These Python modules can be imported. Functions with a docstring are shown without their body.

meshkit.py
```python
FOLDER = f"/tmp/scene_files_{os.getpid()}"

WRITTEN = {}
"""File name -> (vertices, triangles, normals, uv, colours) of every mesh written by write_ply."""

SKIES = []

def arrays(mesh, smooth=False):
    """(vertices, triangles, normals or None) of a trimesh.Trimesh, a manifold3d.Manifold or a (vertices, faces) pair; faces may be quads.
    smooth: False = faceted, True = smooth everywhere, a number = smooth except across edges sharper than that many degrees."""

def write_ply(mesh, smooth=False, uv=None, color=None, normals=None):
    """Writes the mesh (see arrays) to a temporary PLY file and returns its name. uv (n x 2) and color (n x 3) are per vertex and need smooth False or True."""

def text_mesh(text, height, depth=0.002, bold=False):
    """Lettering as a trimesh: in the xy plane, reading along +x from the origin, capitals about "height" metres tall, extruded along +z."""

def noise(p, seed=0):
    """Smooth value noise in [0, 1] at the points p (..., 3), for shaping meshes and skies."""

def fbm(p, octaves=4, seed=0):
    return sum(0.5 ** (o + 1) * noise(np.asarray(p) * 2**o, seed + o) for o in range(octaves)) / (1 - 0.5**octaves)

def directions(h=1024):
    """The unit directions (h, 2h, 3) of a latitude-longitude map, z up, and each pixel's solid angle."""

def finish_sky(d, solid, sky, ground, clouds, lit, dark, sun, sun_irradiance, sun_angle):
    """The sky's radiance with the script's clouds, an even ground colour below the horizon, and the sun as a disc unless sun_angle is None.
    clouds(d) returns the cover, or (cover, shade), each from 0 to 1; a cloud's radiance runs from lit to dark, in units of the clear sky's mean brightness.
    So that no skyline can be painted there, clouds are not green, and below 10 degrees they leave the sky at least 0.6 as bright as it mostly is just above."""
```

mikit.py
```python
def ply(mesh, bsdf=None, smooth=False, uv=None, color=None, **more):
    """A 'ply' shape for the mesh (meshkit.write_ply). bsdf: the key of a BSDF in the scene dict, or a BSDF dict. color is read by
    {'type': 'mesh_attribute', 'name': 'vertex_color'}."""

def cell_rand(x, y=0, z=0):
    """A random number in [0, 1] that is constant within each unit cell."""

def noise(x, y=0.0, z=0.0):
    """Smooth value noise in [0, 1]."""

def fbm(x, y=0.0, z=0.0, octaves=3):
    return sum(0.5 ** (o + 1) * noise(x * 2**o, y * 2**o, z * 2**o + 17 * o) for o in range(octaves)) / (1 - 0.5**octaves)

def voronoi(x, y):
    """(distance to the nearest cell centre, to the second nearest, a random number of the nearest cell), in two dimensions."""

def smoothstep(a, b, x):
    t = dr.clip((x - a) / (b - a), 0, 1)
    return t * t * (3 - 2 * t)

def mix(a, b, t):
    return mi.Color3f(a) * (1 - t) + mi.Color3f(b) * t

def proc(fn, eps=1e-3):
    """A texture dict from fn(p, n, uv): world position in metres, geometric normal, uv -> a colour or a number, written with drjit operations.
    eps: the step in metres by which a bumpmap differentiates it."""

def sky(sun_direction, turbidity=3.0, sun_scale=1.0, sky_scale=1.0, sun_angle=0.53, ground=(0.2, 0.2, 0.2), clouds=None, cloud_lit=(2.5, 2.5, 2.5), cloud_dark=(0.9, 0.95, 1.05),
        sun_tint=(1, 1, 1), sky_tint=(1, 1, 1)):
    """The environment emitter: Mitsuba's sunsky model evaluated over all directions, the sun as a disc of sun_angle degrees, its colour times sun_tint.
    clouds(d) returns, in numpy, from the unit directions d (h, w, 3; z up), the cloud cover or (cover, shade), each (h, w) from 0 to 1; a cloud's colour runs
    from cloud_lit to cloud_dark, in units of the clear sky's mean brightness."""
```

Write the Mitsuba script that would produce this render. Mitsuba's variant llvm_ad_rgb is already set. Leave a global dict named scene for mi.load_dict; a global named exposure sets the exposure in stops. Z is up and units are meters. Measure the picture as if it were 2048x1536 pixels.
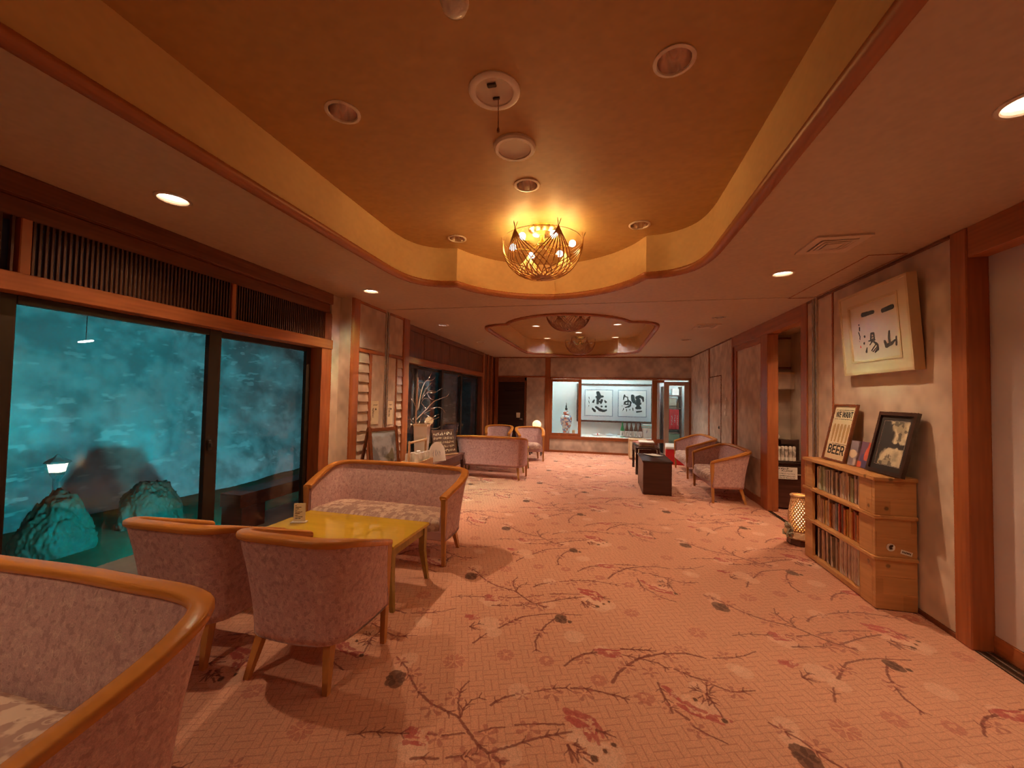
import math, random
import numpy as np
import trimesh
import drjit as dr
import mitsuba as mi
import mikit, meshkit
from mikit import proc, noise, fbm, voronoi, cell_rand, smoothstep, mix
from shapely.geometry import Polygon, Point, LineString, box as sbox
from shapely.ops import unary_union
T = mi.ScalarTransform4f
scene, labels = {}, {}
rng = random.Random(7)

# ------------------------------------------------------------------ camera, light colours, exposure
F_PX, YAW, PITCH, ROLL, EYE = 800.0, math.radians(12.679), math.radians(1.8282), math.radians(1.1445), 1.4
def camera_matrix():
    cy, sy, cp, sp, cr, sr = math.cos(YAW), math.sin(YAW), math.cos(PITCH), math.sin(PITCH), math.cos(ROLL), math.sin(ROLL)
    f = np.array([-sy * cp, cy * cp, sp]); r = np.array([cy, sy, 0.0]); u = np.cross(r, f)
    r2, u2 = cr * r + sr * u, -sr * r + cr * u
    m = np.eye(4); m[:3, 0], m[:3, 1], m[:3, 2], m[:3, 3] = -r2, u2, f, [0, 0, EYE]
    return T(m)
scene['camera'] = {'type': 'perspective', 'fov': 2 * math.degrees(math.atan(1024 / F_PX)), 'fov_axis': 'x', 'near_clip': 0.02, 'far_clip': 100.0, 'to_world': camera_matrix()}
exposure = 0.0
WARM = np.array([1.0, 0.66, 0.38])          # the ceiling downlights
SPOTWARM = np.array([1.0, 0.74, 0.50])      # the spotlight on the branch display
BULB = np.array([1.0, 0.60, 0.22])          # the chandelier's bulbs
DAYTUBE = np.array([0.46, 0.95, 1.0])       # the tubes in the showcase
TRAYWARM = np.array([1.0, 0.74, 0.54])     # the downlights of the far recess
L_NEAR, L_TRAY, L_SPOT, L_BULB, L_TUBE, L_FLOOD, L_LANTERN, L_NICHE = 10500.0, 6500.0, 12000.0, 145.0, 100.0, 2900.0, 7.0, 8000.0

def emit(v):
    return {'type': 'area', 'radiance': {'type': 'rgb', 'value': [float(x) for x in v]}}

# ------------------------------------------------------------------ naming helpers
_count = {}
def numbered(name):
    n = _count.get(name, 0); _count[name] = n + 1
    return name if n == 0 else f'{name}_{n:03d}'

def tag(key, label=None, cat=None, group=None, kind=None):
    d = labels.setdefault(key, {})
    if label: d['label'] = label
    if cat: d['category'] = cat
    if group: d['group'] = group
    if kind: d['kind'] = kind
    return key

def thing(name, label, cat, group=None):
    return tag(numbered(name), label, cat, group)

def add(name, mesh, mat, parent=None, smooth=False, label=None, cat=None, group=None, kind=None, uv=None, **more):
    key = numbered((parent + '__' if parent else '') + name)
    shape = mesh if isinstance(mesh, dict) else mikit.ply(mesh, None, smooth=smooth, uv=uv)
    scene[key] = {**shape, 'bsdf': {'type': 'ref', 'id': mat}, **more}
    if label or cat or group or kind: tag(key, label, cat, group, kind)
    return key

def struct(name, mesh, mat, smooth=False, parent=None, **more):
    return add(name, mesh, mat, parent, smooth, kind=None if parent else 'structure', **more)

# ------------------------------------------------------------------ mesh helpers
def _chamfer_topology():
    pts = []
    for sx in (-1, 1):
        for sy in (-1, 1):
            for sz in (-1, 1):
                for k in range(3):
                    p = np.array([sx, sy, sz], float) * 1.0
                    q = p * 0.8; q[k] = p[k]
                    pts.append(q)
    pts = np.array(pts)
    h = trimesh.convex.convex_hull(pts)
    # map hull vertices back to our order
    idx = [int(np.argmin(((pts - v) ** 2).sum(1))) for v in h.vertices]
    return pts, np.array([[idx[i] for i in f] for f in h.faces])
_CP, _CF = _chamfer_topology()
def box(x0, x1, y0, y1, z0, z1, c=0.003):
    """A box with small chamfers."""
    lo, hi = np.array([min(x0, x1), min(y0, y1), min(z0, z1)], float), np.array([max(x0, x1), max(y0, y1), max(z0, z1)], float)
    half, mid = (hi - lo) / 2, (hi + lo) / 2
    c = min(c, half.min() * 0.45)
    v = np.where(np.abs(_CP) > 0.99, np.sign(_CP) * half, np.sign(_CP) * (half - c)) + mid
    return trimesh.Trimesh(v, _CF, process=False)

def cat(*ms):
    ms = [m for m in ms if m is not None]
    return trimesh.util.concatenate([trimesh.Trimesh(m.vertices, m.faces, process=False) for m in ms])

def move(m, loc=(0, 0, 0), rz=0.0, rx=0.0, ry=0.0, s=1.0):
    M = trimesh.transformations
    t = M.translation_matrix(loc) @ M.rotation_matrix(rz, [0, 0, 1]) @ M.rotation_matrix(ry, [0, 1, 0]) @ M.rotation_matrix(rx, [1, 0, 0]) @ np.diag([s, s, s, 1.0])
    m = trimesh.Trimesh(m.vertices, m.faces, process=False)
    m.apply_transform(t)
    return m

def at(loc, rz=0.0):
    return T().translate(list(loc)).rotate([0, 0, 1], math.degrees(rz))

def lathe(profile, n=32, close=False):
    """Surface of revolution of (r, z) points about z."""
    p = np.array(profile, float); a = np.arange(n) * 2 * np.pi / n
    v = np.stack([p[:, 0:1] * np.cos(a), p[:, 0:1] * np.sin(a), np.repeat(p[:, 1:2], n, 1)], -1).reshape(-1, 3)
    f = []
    m = len(p)
    for i in range(m if close else m - 1):
        j = (i + 1) % m
        for k in range(n):
            l = (k + 1) % n
            f.append([i * n + k, i * n + l, j * n + l]); f.append([i * n + k, j * n + l, j * n + k])
    t = trimesh.Trimesh(v, f, process=True)
    t.update_faces(t.nondegenerate_faces())
    return t

def tube(points, radii, sides=6, closed_ends=True):
    p = np.asarray(points, float); r = np.broadcast_to(radii, (len(p),)).astype(float)
    t = np.gradient(p, axis=0); t /= np.linalg.norm(t, axis=1, keepdims=True) + 1e-12
    a = np.cross(t, np.where(np.abs(t[:, 2:]) < 0.9, [0, 0, 1.0], [1.0, 0, 0])); a /= np.linalg.norm(a, axis=1, keepdims=True) + 1e-12
    b = np.cross(t, a); ang = np.arange(sides) * 2 * np.pi / sides
    v = p[:, None] + r[:, None, None] * (np.cos(ang)[None, :, None] * a[:, None] + np.sin(ang)[None, :, None] * b[:, None])
    f = []
    for i in range(len(p) - 1):
        for k in range(sides):
            l = (k + 1) % sides
            f += [[i * sides + k, (i + 1) * sides + l, i * sides + l], [i * sides + k, (i + 1) * sides + k, (i + 1) * sides + l]]
    v = v.reshape(-1, 3)
    if closed_ends:
        n = len(v); v = np.vstack([v, p[0], p[-1]])
        for k in range(sides):
            l = (k + 1) % sides
            f += [[n, l, k], [n + 1, (len(p) - 1) * sides + k, (len(p) - 1) * sides + l]]
    return trimesh.Trimesh(v, np.array(f)[:, ::-1], process=False)

def extrude(poly, z0, z1):
    gs = getattr(poly, 'geoms', [poly])
    ms = []
    for g in gs:
        m = trimesh.creation.extrude_polygon(g, z1 - z0, engine='earcut'); m.apply_translation([0, 0, z0]); ms.append(m)
    return cat(*ms)

def prism_xz(pts, y0, y1):
    """Polygon in (x, z) run along y."""
    m = extrude(Polygon(pts), 0, abs(y1 - y0))
    v = m.vertices; m.vertices = np.stack([v[:, 0], max(y0, y1) - v[:, 2], v[:, 1]], 1)
    return m

def taper(bottom, top, z0, z1):
    """Frustum of two rectangles (x0,x1,y0,y1)."""
    v = [(x, y, z) for z, (x0, x1, y0, y1) in ((z0, bottom), (z1, top)) for x, y in ((x0, y0), (x1, y0), (x1, y1), (x0, y1))]
    f = [[0, 2, 1], [0, 3, 2], [4, 5, 6], [4, 6, 7]] + sum([[[i, (i + 1) % 4, (i + 1) % 4 + 4], [i, (i + 1) % 4 + 4, i + 4]] for i in range(4)], [])
    return trimesh.Trimesh(v, f, process=False)

def disc(r, z, n=32, up=False):
    a = np.arange(n) * 2 * np.pi / n
    v = np.vstack([np.stack([r * np.cos(a), r * np.sin(a), np.full(n, z)], 1), [[0, 0, z]]])
    f = [[n, k, (k + 1) % n] if up else [n, (k + 1) % n, k] for k in range(n)]
    return trimesh.Trimesh(v, f, process=False)

def quad(p):
    return trimesh.Trimesh(p, [[0, 1, 2], [0, 2, 3]], process=False)

def brush(strokes, scale=1.0):
    """Brush strokes (lists of (x, y, r)) as one shapely shape."""
    out = []
    for s in strokes:
        if len(s) == 1: out.append(Point(s[0][:2]).buffer(s[0][2], 8))
        for a, b in zip(s, s[1:]):
            out.append(unary_union([Point(a[:2]).buffer(a[2], 8), Point(b[:2]).buffer(b[2], 8)]).convex_hull)
    return unary_union(out).simplify(0.6)

# ------------------------------------------------------------------ materials
def rgb(v): return {'type': 'rgb', 'value': [float(x) for x in v]}
def bsdf(name, color, rough=0.6, spec=0.3, metallic=0.0, **more):
    scene[name] = {'type': 'twosided', 'inner': {'type': 'principled', 'base_color': color if isinstance(color, dict) else rgb(color), 'roughness': rough, 'specular': spec, 'metallic': metallic, **more}}
    return name
def matte(name, color):
    scene[name] = {'type': 'twosided', 'inner': {'type': 'diffuse', 'reflectance': color if isinstance(color, dict) else rgb(color)}}
    return name

def wood_fn(dark, light, axis, scale=1.0):
    def fn(p, n, uv):
        x, y, z = p.x, p.y, p.z
        s = [26.0 * scale] * 3; s[axis] = 1.6 * scale
        g = noise(x * s[0], y * s[1], z * s[2])
        r = noise(x * s[0] * 3.3, y * s[1] * 3.3, z * s[2] * 3.3)
        t = dr.clip(0.62 * g + 0.42 * r - 0.02, 0, 1)
        return mix(dark, light, t)
    return proc(fn)
RED_D, RED_L = (0.235, 0.062, 0.022), (0.40, 0.125, 0.042)
bsdf('wood_beam', wood_fn(RED_D, RED_L, 1), 0.38, 0.4)
bsdf('wood_post', wood_fn(RED_D, RED_L, 2), 0.38, 0.4)
bsdf('wood_cross', wood_fn(RED_D, RED_L, 0), 0.38, 0.4)
bsdf('wood_dark', wood_fn((0.10, 0.030, 0.014), (0.19, 0.058, 0.024), 1), 0.5, 0.3)
bsdf('wood_dark_post', wood_fn((0.10, 0.030, 0.014), (0.19, 0.058, 0.024), 2), 0.5, 0.3)
bsdf('wood_honey', wood_fn((0.46, 0.172, 0.036), (0.62, 0.255, 0.058), 0, 0.7), 0.25, 0.5)
bsdf('wood_leg', wood_fn((0.36, 0.15, 0.04), (0.55, 0.25, 0.075), 2), 0.3, 0.5)
bsdf('wood_olive', wood_fn((0.44, 0.270, 0.024), (0.56, 0.355, 0.040), 0, 0.6), 0.06, 0.7)
bsdf('wood_olive_leg', wood_fn((0.26, 0.16, 0.035), (0.38, 0.24, 0.055), 2), 0.25, 0.5)
bsdf('wood_pale', wood_fn((0.55, 0.36, 0.20), (0.72, 0.50, 0.30), 0), 0.5, 0.3)
bsdf('wood_black', wood_fn((0.022, 0.012, 0.010), (0.045, 0.022, 0.018), 0), 0.22, 0.5)
bsdf('wood_wenge', wood_fn((0.045, 0.014, 0.011), (0.075, 0.024, 0.017), 0), 0.35, 0.4)
def pine_fn(p, n, uv):
    # laminated pine: blocks of their own tone
    row = dr.floor(p.z / 0.105); col = dr.floor((p.x + p.y) / 0.31 + 0.37 * row)
    tone = cell_rand(row, col, 3)
    g = fbm(p.x * 5, p.y * 5, p.z * 60, octaves=3)
    d, d2, which = voronoi((p.x + p.y) * 5.0, p.z * 5.0)
    knot = smoothstep(0.09, 0.04, d) * smoothstep(0.70, 0.72, which)
    c = mix((0.40, 0.185, 0.065), (0.62, 0.345, 0.145), dr.clip(0.62 * tone + 0.60 * g - 0.13, 0, 1))
    return c * (1 - 0.6 * knot)
bsdf('wood_pine', proc(pine_fn), 0.4, 0.4)

def wall_fn(p, n, uv):
    h = p.x + 1.0 * p.y
    a = fbm(h * 3.2, p.x * 0.7, p.z * 1.9, octaves=4)
    b = fbm(h * 11 + 7, 3.0, p.z * 8, octaves=2)
    return mix((0.42, 0.325, 0.265), (0.70, 0.575, 0.475), smoothstep(0.25, 0.75, 0.7 * a + 0.3 * b))
bsdf('wallpaper', proc(wall_fn), 0.85, 0.08)
def pale_wall_fn(p, n, uv):
    a = fbm((p.x + p.y) * 4, 1.0, p.z * 3, octaves=3)
    return mix((0.48, 0.41, 0.41), (0.60, 0.52, 0.52), a)
bsdf('wallpaper_pale', proc(pale_wall_fn), 0.7, 0.2)
def ceil_fn(p, n, uv):
    a = fbm(p.x * 40, p.y * 40, 0.0, octaves=2)
    return mix((0.50, 0.370, 0.262), (0.56, 0.415, 0.295), a)
bsdf('ceiling_paper', proc(ceil_fn), 0.5, 0.35)
def gold_fn(p, n, uv):
    a = fbm(p.x * 30, p.y * 30, p.z * 30, octaves=3)
    return mix((0.62, 0.40, 0.185), (0.70, 0.46, 0.22), a)
bsdf('gold_paper', proc(gold_fn), 0.55, 0.35)
def foil_fn(p, n, uv):
    a = fbm(p.x * 24, p.y * 34, 0.0, octaves=3)
    return mix((0.40, 0.220, 0.084), (0.48, 0.270, 0.105), a)
bsdf('gold_ceiling_paper', proc(foil_fn), 0.56, 0.42)

bsdf('frosted_pane', (0.12, 0.18, 0.32), 0.22, 0.5)
bsdf('slat_wood', (0.060, 0.022, 0.012), 0.55, 0.2)
scene['clear_pane'] = {'type': 'thindielectric'}
bsdf('bronze_frame', (0.020, 0.012, 0.008), 0.4, 0.4)
bsdf('black_metal', (0.02, 0.018, 0.017), 0.4, 0.5)
bsdf('white_plastic', (0.74, 0.66, 0.58), 0.35, 0.5)
bsdf('grille', (0.60, 0.50, 0.42), 0.6, 0.3)
bsdf('vent_white', (0.62, 0.48, 0.38), 0.5, 0.3)
bsdf('reflector_white', (0.82, 0.80, 0.78), 0.4, 0.4)
bsdf('reflector_grey', (0.78, 0.77, 0.75), 0.5, 0.3)
scene['chrome'] = {'type': 'twosided', 'inner': {'type': 'roughconductor', 'material': 'Al', 'alpha': 0.12, 'specular_reflectance': rgb((0.85, 0.72, 0.66))}}
scene['brass'] = {'type': 'twosided', 'inner': {'type': 'roughconductor', 'material': 'Au', 'alpha': 0.18}}
scene['steel'] = {'type': 'twosided', 'inner': {'type': 'roughconductor', 'material': 'Al', 'alpha': 0.3, 'specular_reflectance': rgb((0.6, 0.55, 0.5))}}
bsdf('brown_wire', (0.25, 0.10, 0.03), 0.4, 0.4)
bsdf('gold_bead', (0.52, 0.27, 0.085), 0.35, 0.5, 0.2)
bsdf('red_bead', (0.34, 0.12, 0.05), 0.3, 0.5)
bsdf('lamp_glass', (0.85, 0.80, 0.72), 0.2, 0.5)
bsdf('paper_white', (0.80, 0.78, 0.74), 0.7, 0.2)
bsdf('paper_cream', (0.78, 0.68, 0.50), 0.7, 0.2)
bsdf('ink', (0.025, 0.022, 0.022), 0.6, 0.2)
bsdf('ink_brown', (0.06, 0.03, 0.02), 0.6, 0.2)
bsdf('red_print', (0.60, 0.05, 0.04), 0.6, 0.2)

# ------------------------------------------------------------------ carpet: vector print looked up per cell
TX, TY, X0, Y0 = 1.78, 1.17, -0.975, 1.50
def print_segments():
    """Sprigs, blossoms, fans of one repeat of the carpet: (x0, y0, x1, y1, r0, r1, colour) in metres inside the repeat."""
    S = []
    DARK, RED, LEAF, CREAM, ROSE, FLOWER = 0, 1, 2, 3, 4, 5
    def line(pts, r0, r1, c):
        n = len(pts) - 1
        for i in range(n):
            S.append((*pts[i], *pts[i + 1], r0 + (r1 - r0) * i / n, r0 + (r1 - r0) * (i + 1) / n, c))
    def blob(x, y, r, c): S.append((x, y, x + 1e-4, y, r, r, c))
    def blossom(x, y, r, c=ROSE, rot=0.0, sq=1.0):
        for k in range(5):
            a = rot + k * 2 * math.pi / 5
            line([(x + 0.2 * r * math.cos(a), y + 0.2 * r * math.sin(a)), (x + 0.72 * r * math.cos(a), y + 0.72 * sq * r * math.sin(a))], 0.003, 0.19 * r, c)
    CARPET_LINES = CARPET_DATA['dark']
    # cream grounds first so that the sprigs lie over them
    for x, y, r in CARPET_DATA['cream']: blob(x, y, r, CREAM)
    rr = random.Random(21)
    for pts in CARPET_DATA['red']:
        for j in range(4):
            ox, oy = rr.uniform(-0.022, 0.022), rr.uniform(-0.018, 0.018)
            line([(x + ox + rr.uniform(-0.010, 0.010), y + oy + rr.uniform(-0.010, 0.010)) for x, y in pts], rr.uniform(0.008, 0.016), rr.uniform(0.003, 0.012), RED)
        x, y = pts[len(pts) // 2]
        for j in range(5): blob(x + 0.013 * math.cos(j * 1.257), y + 0.013 * math.sin(j * 1.257), 0.006, CREAM)
    for pts, r0, r1 in CARPET_LINES: line(pts, 0.72 * r0, 0.72 * r1, DARK)
    for k, (x, y, r) in enumerate(CARPET_DATA['blossom']): blossom(x, y, r, ROSE, 0.4 * k)
    for k, (x, y, r) in enumerate(CARPET_DATA['daisy']):
        for j in range(5):
            a = j * 2 * math.pi / 5 + 0.3 * k
            for da in (-0.32, 0.32):
                line([(x + 0.18 * r * math.cos(a), y + 0.18 * r * math.sin(a)), (x + 0.62 * r * math.cos(a + da), y + 0.62 * r * math.sin(a + da))], 0.003, 0.011, FLOWER)
    for x, y, r in CARPET_DATA['leaf']:
        for j in range(6):
            a = j * math.pi / 3
            blob(x + 0.42 * r * math.cos(a), y + 0.42 * r * math.sin(a), (0.25 + 0.1 * (j % 3)) * r, LEAF)
    # little barbs along the sprigs
    rb = random.Random(3)
    for pts, r0, r1 in CARPET_LINES:
        for a, b in zip(pts, pts[1:]):
            if rb.random() < 0.6:
                t = rb.random(); x, y = a[0] + t * (b[0] - a[0]), a[1] + t * (b[1] - a[1])
                for s in (-1, 1):
                    ang = math.atan2(b[1] - a[1], b[0] - a[0]) + s * 0.8
                    line([(x, y), (x + 0.035 * math.cos(ang), y + 0.035 * math.sin(ang))], 0.004, 0.002, DARK)
    return S
CARPET_DATA = {}
CARPET_DATA.update(dark=[([(-0.075,0.499),(0.013,0.438),(0.082,0.357),(0.151,0.294),(0.233,0.245)],0.006,0.009),([(0.233,0.245),(0.313,0.221),(0.383,0.201),(0.442,0.145),(0.521,0.078),(0.582,0.053),(0.628,0.032)],0.008,0.01),([(0.392,0.203),(0.353,0.28),(0.338,0.361),(0.355,0.421)],0.007,0.005),([(0.392,0.203),(0.389,0.258),(0.407,0.307),(0.441,0.334)],0.006,0.004),([(0.501,0.299),(0.52,0.331),(0.554,0.363),(0.591,0.386)],0.009,0.008),([(0.68,0.433),(0.726,0.455),(0.773,0.477),(0.828,0.495)],0.006,0.007),([(0.849,0.496),(0.911,0.512),(0.98,0.509),(1.048,0.502),(1.117,0.491)],0.009,0.006),([(-0.026,0.002),(0.056,0.041),(0.135,0.055),(0.214,0.069)],0.005,0.006),([(0.29,0.088),(0.357,0.097),(0.435,0.128)],0.006,0.007),([(0.492,0.15),(0.535,0.176),(0.588,0.197)],0.006,0.006),([(0.633,0.22),(0.723,0.25),(0.834,0.274)],0.007,0.007),([(0.969,0.277),(1.005,0.271),(1.047,0.262)],0.009,0.006),([(0.555,0.063),(0.627,0.108),(0.702,0.158),(0.78,0.203),(0.867,0.244)],0.008,0.008),([(0.278,-0.032),(0.32,-0.018),(0.376,-0.008)],0.01,0.009),([(0.407,0.006),(0.471,0.026),(0.517,0.05)],0.008,0.008),([(0.803,0.652),(0.847,0.724),(0.9,0.776),(0.962,0.805)],0.008,0.01),([(1.098,0.873),(1.178,0.887),(1.256,0.9)],0.007,0.006),([(1.043,0.586),(1.074,0.664),(1.121,0.734),(1.187,0.811),(1.251,0.86)],0.012,0.009),([(1.103,0.822),(1.172,0.814)],0.006,0.006),([(1.168,0.799),(1.318,0.888),(1.452,0.922),(1.544,0.906)],0.009,0.008),([(1.096,0.872),(1.197,0.888),(1.287,0.902)],0.006,0.005),([(1.212,0.807),(1.285,0.799),(1.33,0.758)],0.006,0.006),([(1.362,0.769),(1.435,0.732),(1.526,0.71)],0.008,0.008),([(1.531,0.689),(1.607,0.665),(1.718,0.701)],0.007,0.006),([(1.583,0.916),(1.689,0.947),(1.763,0.984),(1.833,1.039)],0.006,0.005),([(1.264,0.643),(1.274,0.574),(1.298,0.488),(1.366,0.433)],0.007,0.008),([(1.376,0.401),(1.426,0.37),(1.494,0.34)],0.007,0.006),([(1.481,0.62),(1.408,0.643)],0.007,0.004),([(1.481,0.62),(1.439,0.658)],0.007,0.004),([(1.481,0.62),(1.501,0.703)],0.007,0.004),([(1.481,0.62),(1.524,0.68)],0.007,0.004),([(1.481,0.62),(1.524,0.644)],0.007,0.004),([(1.481,0.62),(1.42,0.568)],0.007,0.004),([(1.481,0.62),(1.442,0.547)],0.007,0.004),([(1.481,0.62),(1.476,0.543)],0.007,0.004),([(1.481,0.62),(1.509,0.56)],0.007,0.004),([(1.481,0.62),(1.52,0.466)],0.007,0.004),([(0.861,0.17),(0.901,0.187)],0.008,0.008),([(0.861,0.173),(0.955,0.114)],0.008,0.006),([(0.861,0.173),(0.948,0.151)],0.008,0.006),([(0.861,0.173),(0.926,0.152)],0.008,0.006),([(0.861,0.173),(0.91,0.178)],0.008,0.006),([(0.861,0.173),(0.883,0.102)],0.008,0.006),([(0.861,0.173),(0.905,0.108)],0.008,0.006),([(0.704,1.083),(0.659,1.004),(0.635,0.918),(0.62,0.825)],0.008,0.007),([(0.621,0.818),(0.64,0.735)],0.009,0.006),([(0.387,0.9),(0.442,0.98),(0.501,1.055),(0.606,1.11),(0.697,1.143),(0.865,1.169)],0.01,0.006),([(0.28,0.716),(0.327,0.822)],0.008,0.006),([(0.213,0.863),(0.262,0.916)],0.007,0.004),([(0.213,0.863),(0.282,0.849)],0.007,0.004),([(0.213,0.863),(0.257,0.842)],0.007,0.004),([(0.213,0.863),(0.222,0.922)],0.007,0.004)],
  red=[[(0.854,0.336),(0.899,0.327),(0.944,0.318),(0.963,0.275),(0.97,0.225)],[(0.863,0.301),(0.907,0.293),(0.939,0.269),(0.946,0.226)],[(0.224,0.075),(0.259,0.084),(0.292,0.07)],[(0.246,0.044),(0.289,0.048)],[(0.978,0.815),(1.033,0.823),(1.088,0.837)],[(1.033,0.791),(1.079,0.79)],[(1.304,0.617),(1.33,0.574),(1.359,0.535)],[(1.356,0.515),(1.396,0.494),(1.443,0.476)],[(1.47,0.482),(1.517,0.468)],[(0.162,0.957),(0.213,0.979)]],
  cream=[(0.899,0.229,0.05),(0.936,0.181,0.06),(0.982,0.146,0.07),(1.027,0.17,0.06),(0.889,0.198,0.04),(0.264,0.007,0.06),(0.209,0.028,0.04),(0.994,0.839,0.04),(-0.009,0.504,0.05),(-0.013,0.431,0.05),(0.641,0.074,0.05),(0.605,0.419,0.05),(0.834,0.925,0.06),(1.396,0.538,0.055),(1.461,0.517,0.05),(1.705,0.832,0.05),(1.673,0.857,0.04),(1.449,0.661,0.04),(0.314,0.93,0.07),(0.365,0.847,0.05)],
  blossom=[(0.065,0.406,0.055),(0.141,0.316,0.04),(0.253,0.215,0.06),(0.323,0.304,0.05),(0.763,0.444,0.06),(0.912,0.479,0.06),(0.692,0.211,0.06),(0.337,0.083,0.05),(0.526,0.142,0.06),(0.483,0.025,0.06),(0.575,0.035,0.07),(0.894,0.726,0.05),(1.12,0.72,0.055),(-0.035,0.473,0.04),(0.631,0.397,0.04),(1.358,0.871,0.05),(1.426,0.953,0.04),(1.403,0.771,0.045),(1.65,0.955,0.045),(1.518,0.715,0.035),(1.615,0.66,0.05),(1.389,0.382,0.05),(1.233,0.712,0.045),(1.183,0.51,0.05),(1.297,0.481,0.04),(0.635,0.918,0.05),(0.407,0.97,0.055),(0.477,0.989,0.04)],
  daisy=[(0.232,0.541,0.075),(0.482,0.661,0.06),(1.181,1.28,0.06),(1.555,1.15,0.07),(2.486,0.668,0.05),(1.195,0.52,0.05),(0.979,0.586,0.05)],
  leaf=[(0.001,0.347,0.075),(0.963,0.138,0.02),(1.04,0.221,0.014),(1.005,0.181,0.012),(1.516,0.465,0.018),(1.42,0.568,0.014),(0.74,1.092,0.06),(0.797,1.073,0.02)])
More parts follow.
